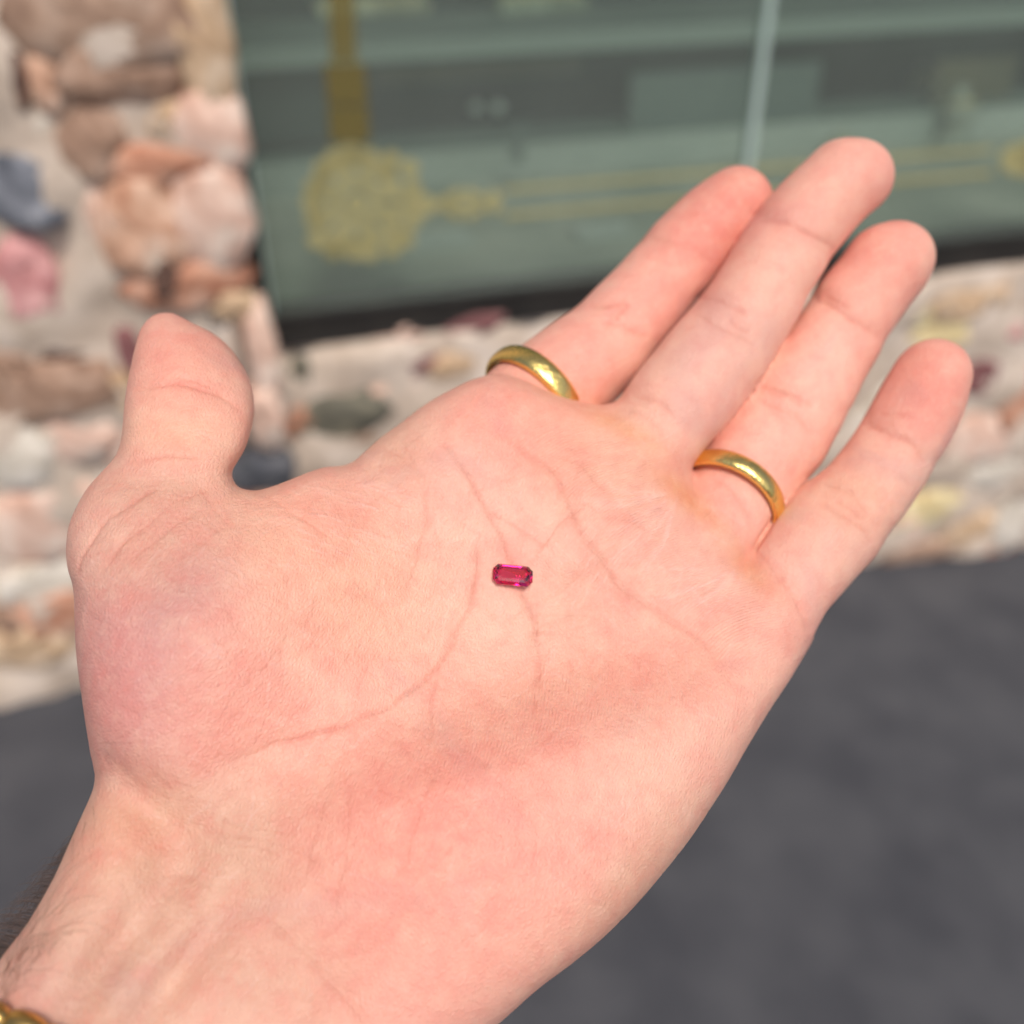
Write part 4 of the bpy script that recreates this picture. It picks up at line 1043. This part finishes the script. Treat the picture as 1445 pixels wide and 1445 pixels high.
m_ruby = bpy.data.materials.new('ruby'); m_ruby.use_nodes = True; p = m_ruby.node_tree.nodes['Principled BSDF']
p.inputs['Base Color'].default_value = (1.0, .015, .20, 1); p.inputs['Transmission Weight'].default_value = 1.0; p.inputs['IOR'].default_value = 1.77; p.inputs['Roughness'].default_value = .02
ruby = link('ruby_gemstone', me, None, m_ruby); ruby.location = o0
tag(ruby, 'small faceted emerald-cut pink red ruby lying in the middle of the palm', 'gemstone')

# ------------------------------------------------------------------ hairs of the forearm
def tubes(strands, name, m, rad):
    v = []; f = []
    for S_ in strands:
        n0 = len(v); K = len(S_)
        for i, p in enumerate(S_):
            t = S_[min(i + 1, K - 1)] - S_[max(i - 1, 0)]; t = t / (np.linalg.norm(t) + 1e-9)
            a = np.cross(t, [.3, .2, 1]); a /= np.linalg.norm(a) + 1e-9; b = np.cross(t, a)
            r = rad * (1 - .8 * i / (K - 1))
            for k in range(3): A = 2.094 * k; v.append(p + (a * math.cos(A) + b * math.sin(A)) * r)
        for i in range(K - 1):
            for k in range(3): q = n0 + i * 3 + k; s = n0 + i * 3 + (k + 1) % 3; f.append((q, s, s + 3, q + 3))
    W = to_world(np.array(v)); me = bpy.data.meshes.new(name); me.from_pydata([tuple(x) for x in W], [], f); me.update(); smooth(me)
    return link(name, me, person, m)
m_hair = mat('brown hair', (.20, .10, .06), .5)
m_hair2 = mat('dark hair', (.14, .105, .095), .4)
st = []
def surf_hair(pts, lift):
    out = []
    for i, (x, y) in enumerate(pts):
        d = surf_depth(x, y); d = d if d else 158.0
        out.append(cam3(np.array([x], float), np.array([y], float), np.array([d - lift * math.sin(math.pi * (.05 + .85 * i / (len(pts) - 1)))]))[0])
    return out
HS = [
 [(2, 1412), (20, 1380), (55, 1330), (100, 1300), (140, 1285), (184, 1278)], [(0, 1400), (12, 1360), (45, 1322), (72, 1320), (95, 1335), (110, 1375)], [(10, 1405), (30, 1375), (60, 1368), (95, 1375), (128, 1392)],
 [(8, 1408), (30, 1392), (55, 1394), (68, 1412)], [(0, 1396), (25, 1330), (60, 1280), (105, 1228), (150, 1192)], [(4, 1400), (40, 1320), (65, 1285), (100, 1256), (120, 1250)], [(20, 1400), (30, 1340), (28, 1290), (25, 1260)], [(42, 1372), (46, 1330), (40, 1290)],
 [(131, 1138), (133, 1158), (132, 1182)], [(121, 1160), (116, 1180), (118, 1200)], [(104, 1184), (102, 1200), (104, 1216)], [(50, 1300), (60, 1260), (90, 1225), (118, 1198)], [(30, 1330), (62, 1290), (68, 1262)], [(60, 1300), (80, 1250), (110, 1218), (125, 1208)],
 [(70, 1290), (85, 1275), (110, 1240), (135, 1215)], [(0, 1380), (18, 1340), (20, 1300)], [(0, 1420), (40, 1330), (52, 1300), (75, 1290), (90, 1292)],
]
for h in HS:
    C = catmull(h, 5); st.append(surf_hair([tuple(c) for c in C], 1.2))
for i in range(22):
    x, y = rng.random() * 95 - 10, 0; y = 1354 - (x * 1.2) + 8 + rng.random() * 70; L = 40 + 60 * rng.random(); a = math.radians(-90 + rng.normal() * 32 + 14)
    pts = [(x + L * t * math.cos(a + t * .8), y + L * t * math.sin(a + t * .8)) for t in np.linspace(0, 1, 9)]
    st.append(surf_hair(pts, .9))
o = tubes(st, 'wrist_hair', m_hair, .030); tag(o, kind='stuff')
# thick dark hair of the far side of the forearm, seen past its edge
st = []
edge = catmull([(-40, 1400), (0, 1354), (38, 1304), (75, 1240), (102, 1180), (122, 1138)], 20)
for i in range(620):
    q = edge[int(rng.integers(len(edge)))]; T = (1354 - q[1]) / 220
    x, y = q[0] + 6 + rng.random() * 12, q[1] + 4; d0 = Dfront(x, y) + 14 + rng.random() * 9
    wmax = 100 * max(.05, math.sin(math.pi * min(1, max(0, .52 - T * .46)))) * max(0.06, 1 - max(0, T)) ** .6
    out = wmax * rng.random() ** .6 + 10; L = 40 + 50 * rng.random()
    dx, dy = -.86, -.35
    pts = []
    for t in np.linspace(0, 1, 8):
        k = math.sin(t * 1.45)
        pts.append(cam3(np.array([x + dx * out * k - 4 * t]), np.array([y + dy * out * k + L * (t ** 1.7) * .75 - 10 * t]), np.array([d0 + 5 * t + .6 * math.sin(t * 6 + i)]))[0])
    st.append(pts)
o = tubes(st, 'arm_hair', m_hair2, .06); tag(o, kind='stuff')

# ------------------------------------------------------------------ bracelet at the wrist end
# a round-link gold chain laid about the forearm; only its first links reach into the picture
br0 = cam3(np.array([-60.]), np.array([1470.]), np.array([160.]))[0]
root = empty('gold_bracelet', to_world(br0[None])[0])
tag(root, 'gold link bracelet round the wrist at the bottom left corner', 'bracelet')
m_goldb = mat('old gold', (.62, .40, .13), .28, 1.0, bump=(300, .5, .0004))
def bead(c, ax, r, ln):
    a = np.array(ax) / np.linalg.norm(ax); e1 = np.cross(a, [0, 0, 1.]); e1 /= np.linalg.norm(e1); e2 = np.cross(a, e1)
    v = []; f = []; n = 20; K = 12
    for j in range(K + 1):
        ph = math.pi * j / K; rr_ = r * math.sin(ph) ** .7 + .02; zz = -math.cos(ph) * ln
        for i in range(n): A = 6.2832 * i / n; v.append(c + (e1 * math.cos(A) + e2 * math.sin(A)) * rr_ * (1 + .05 * math.cos(2 * A)) + a * zz)
    for j in range(K):
        for i in range(n): q = j * n + i; s = j * n + (i + 1) % n; f.append((q, s, s + n, q + n))
    W = to_world(np.array(v)); me = bpy.data.meshes.new('link'); me.from_pydata([tuple(x) for x in W], [], f); me.update()
    bm = bmesh.new(); bm.from_mesh(me); bmesh.ops.recalc_face_normals(bm, faces=bm.faces); bm.to_mesh(me); bm.free(); smooth(me)
    adopt(link('link', me, None, m_goldb), root)
path = [(-150, 1378), (-118, 1388), (-84, 1400), (-50, 1414), (-8, 1434), (36, 1450), (80, 1472), (124, 1500), (168, 1530), (212, 1560), (258, 1592), (306, 1626), (356, 1660), (404, 1694)]
pc = []
for (x, y) in path:
    d = surf_depth(x, y) if y < 1900 else None
    pc.append(cam3(np.array([x], float), np.array([y], float), np.array([(d if d else Dfront(x, y) + 17) - 1.6]))[0])
for i, c in enumerate(pc):
    a = pc[min(i + 1, len(pc) - 1)] - pc[max(i - 1, 0)]
    bead(c, a, 1.9, 3.3)
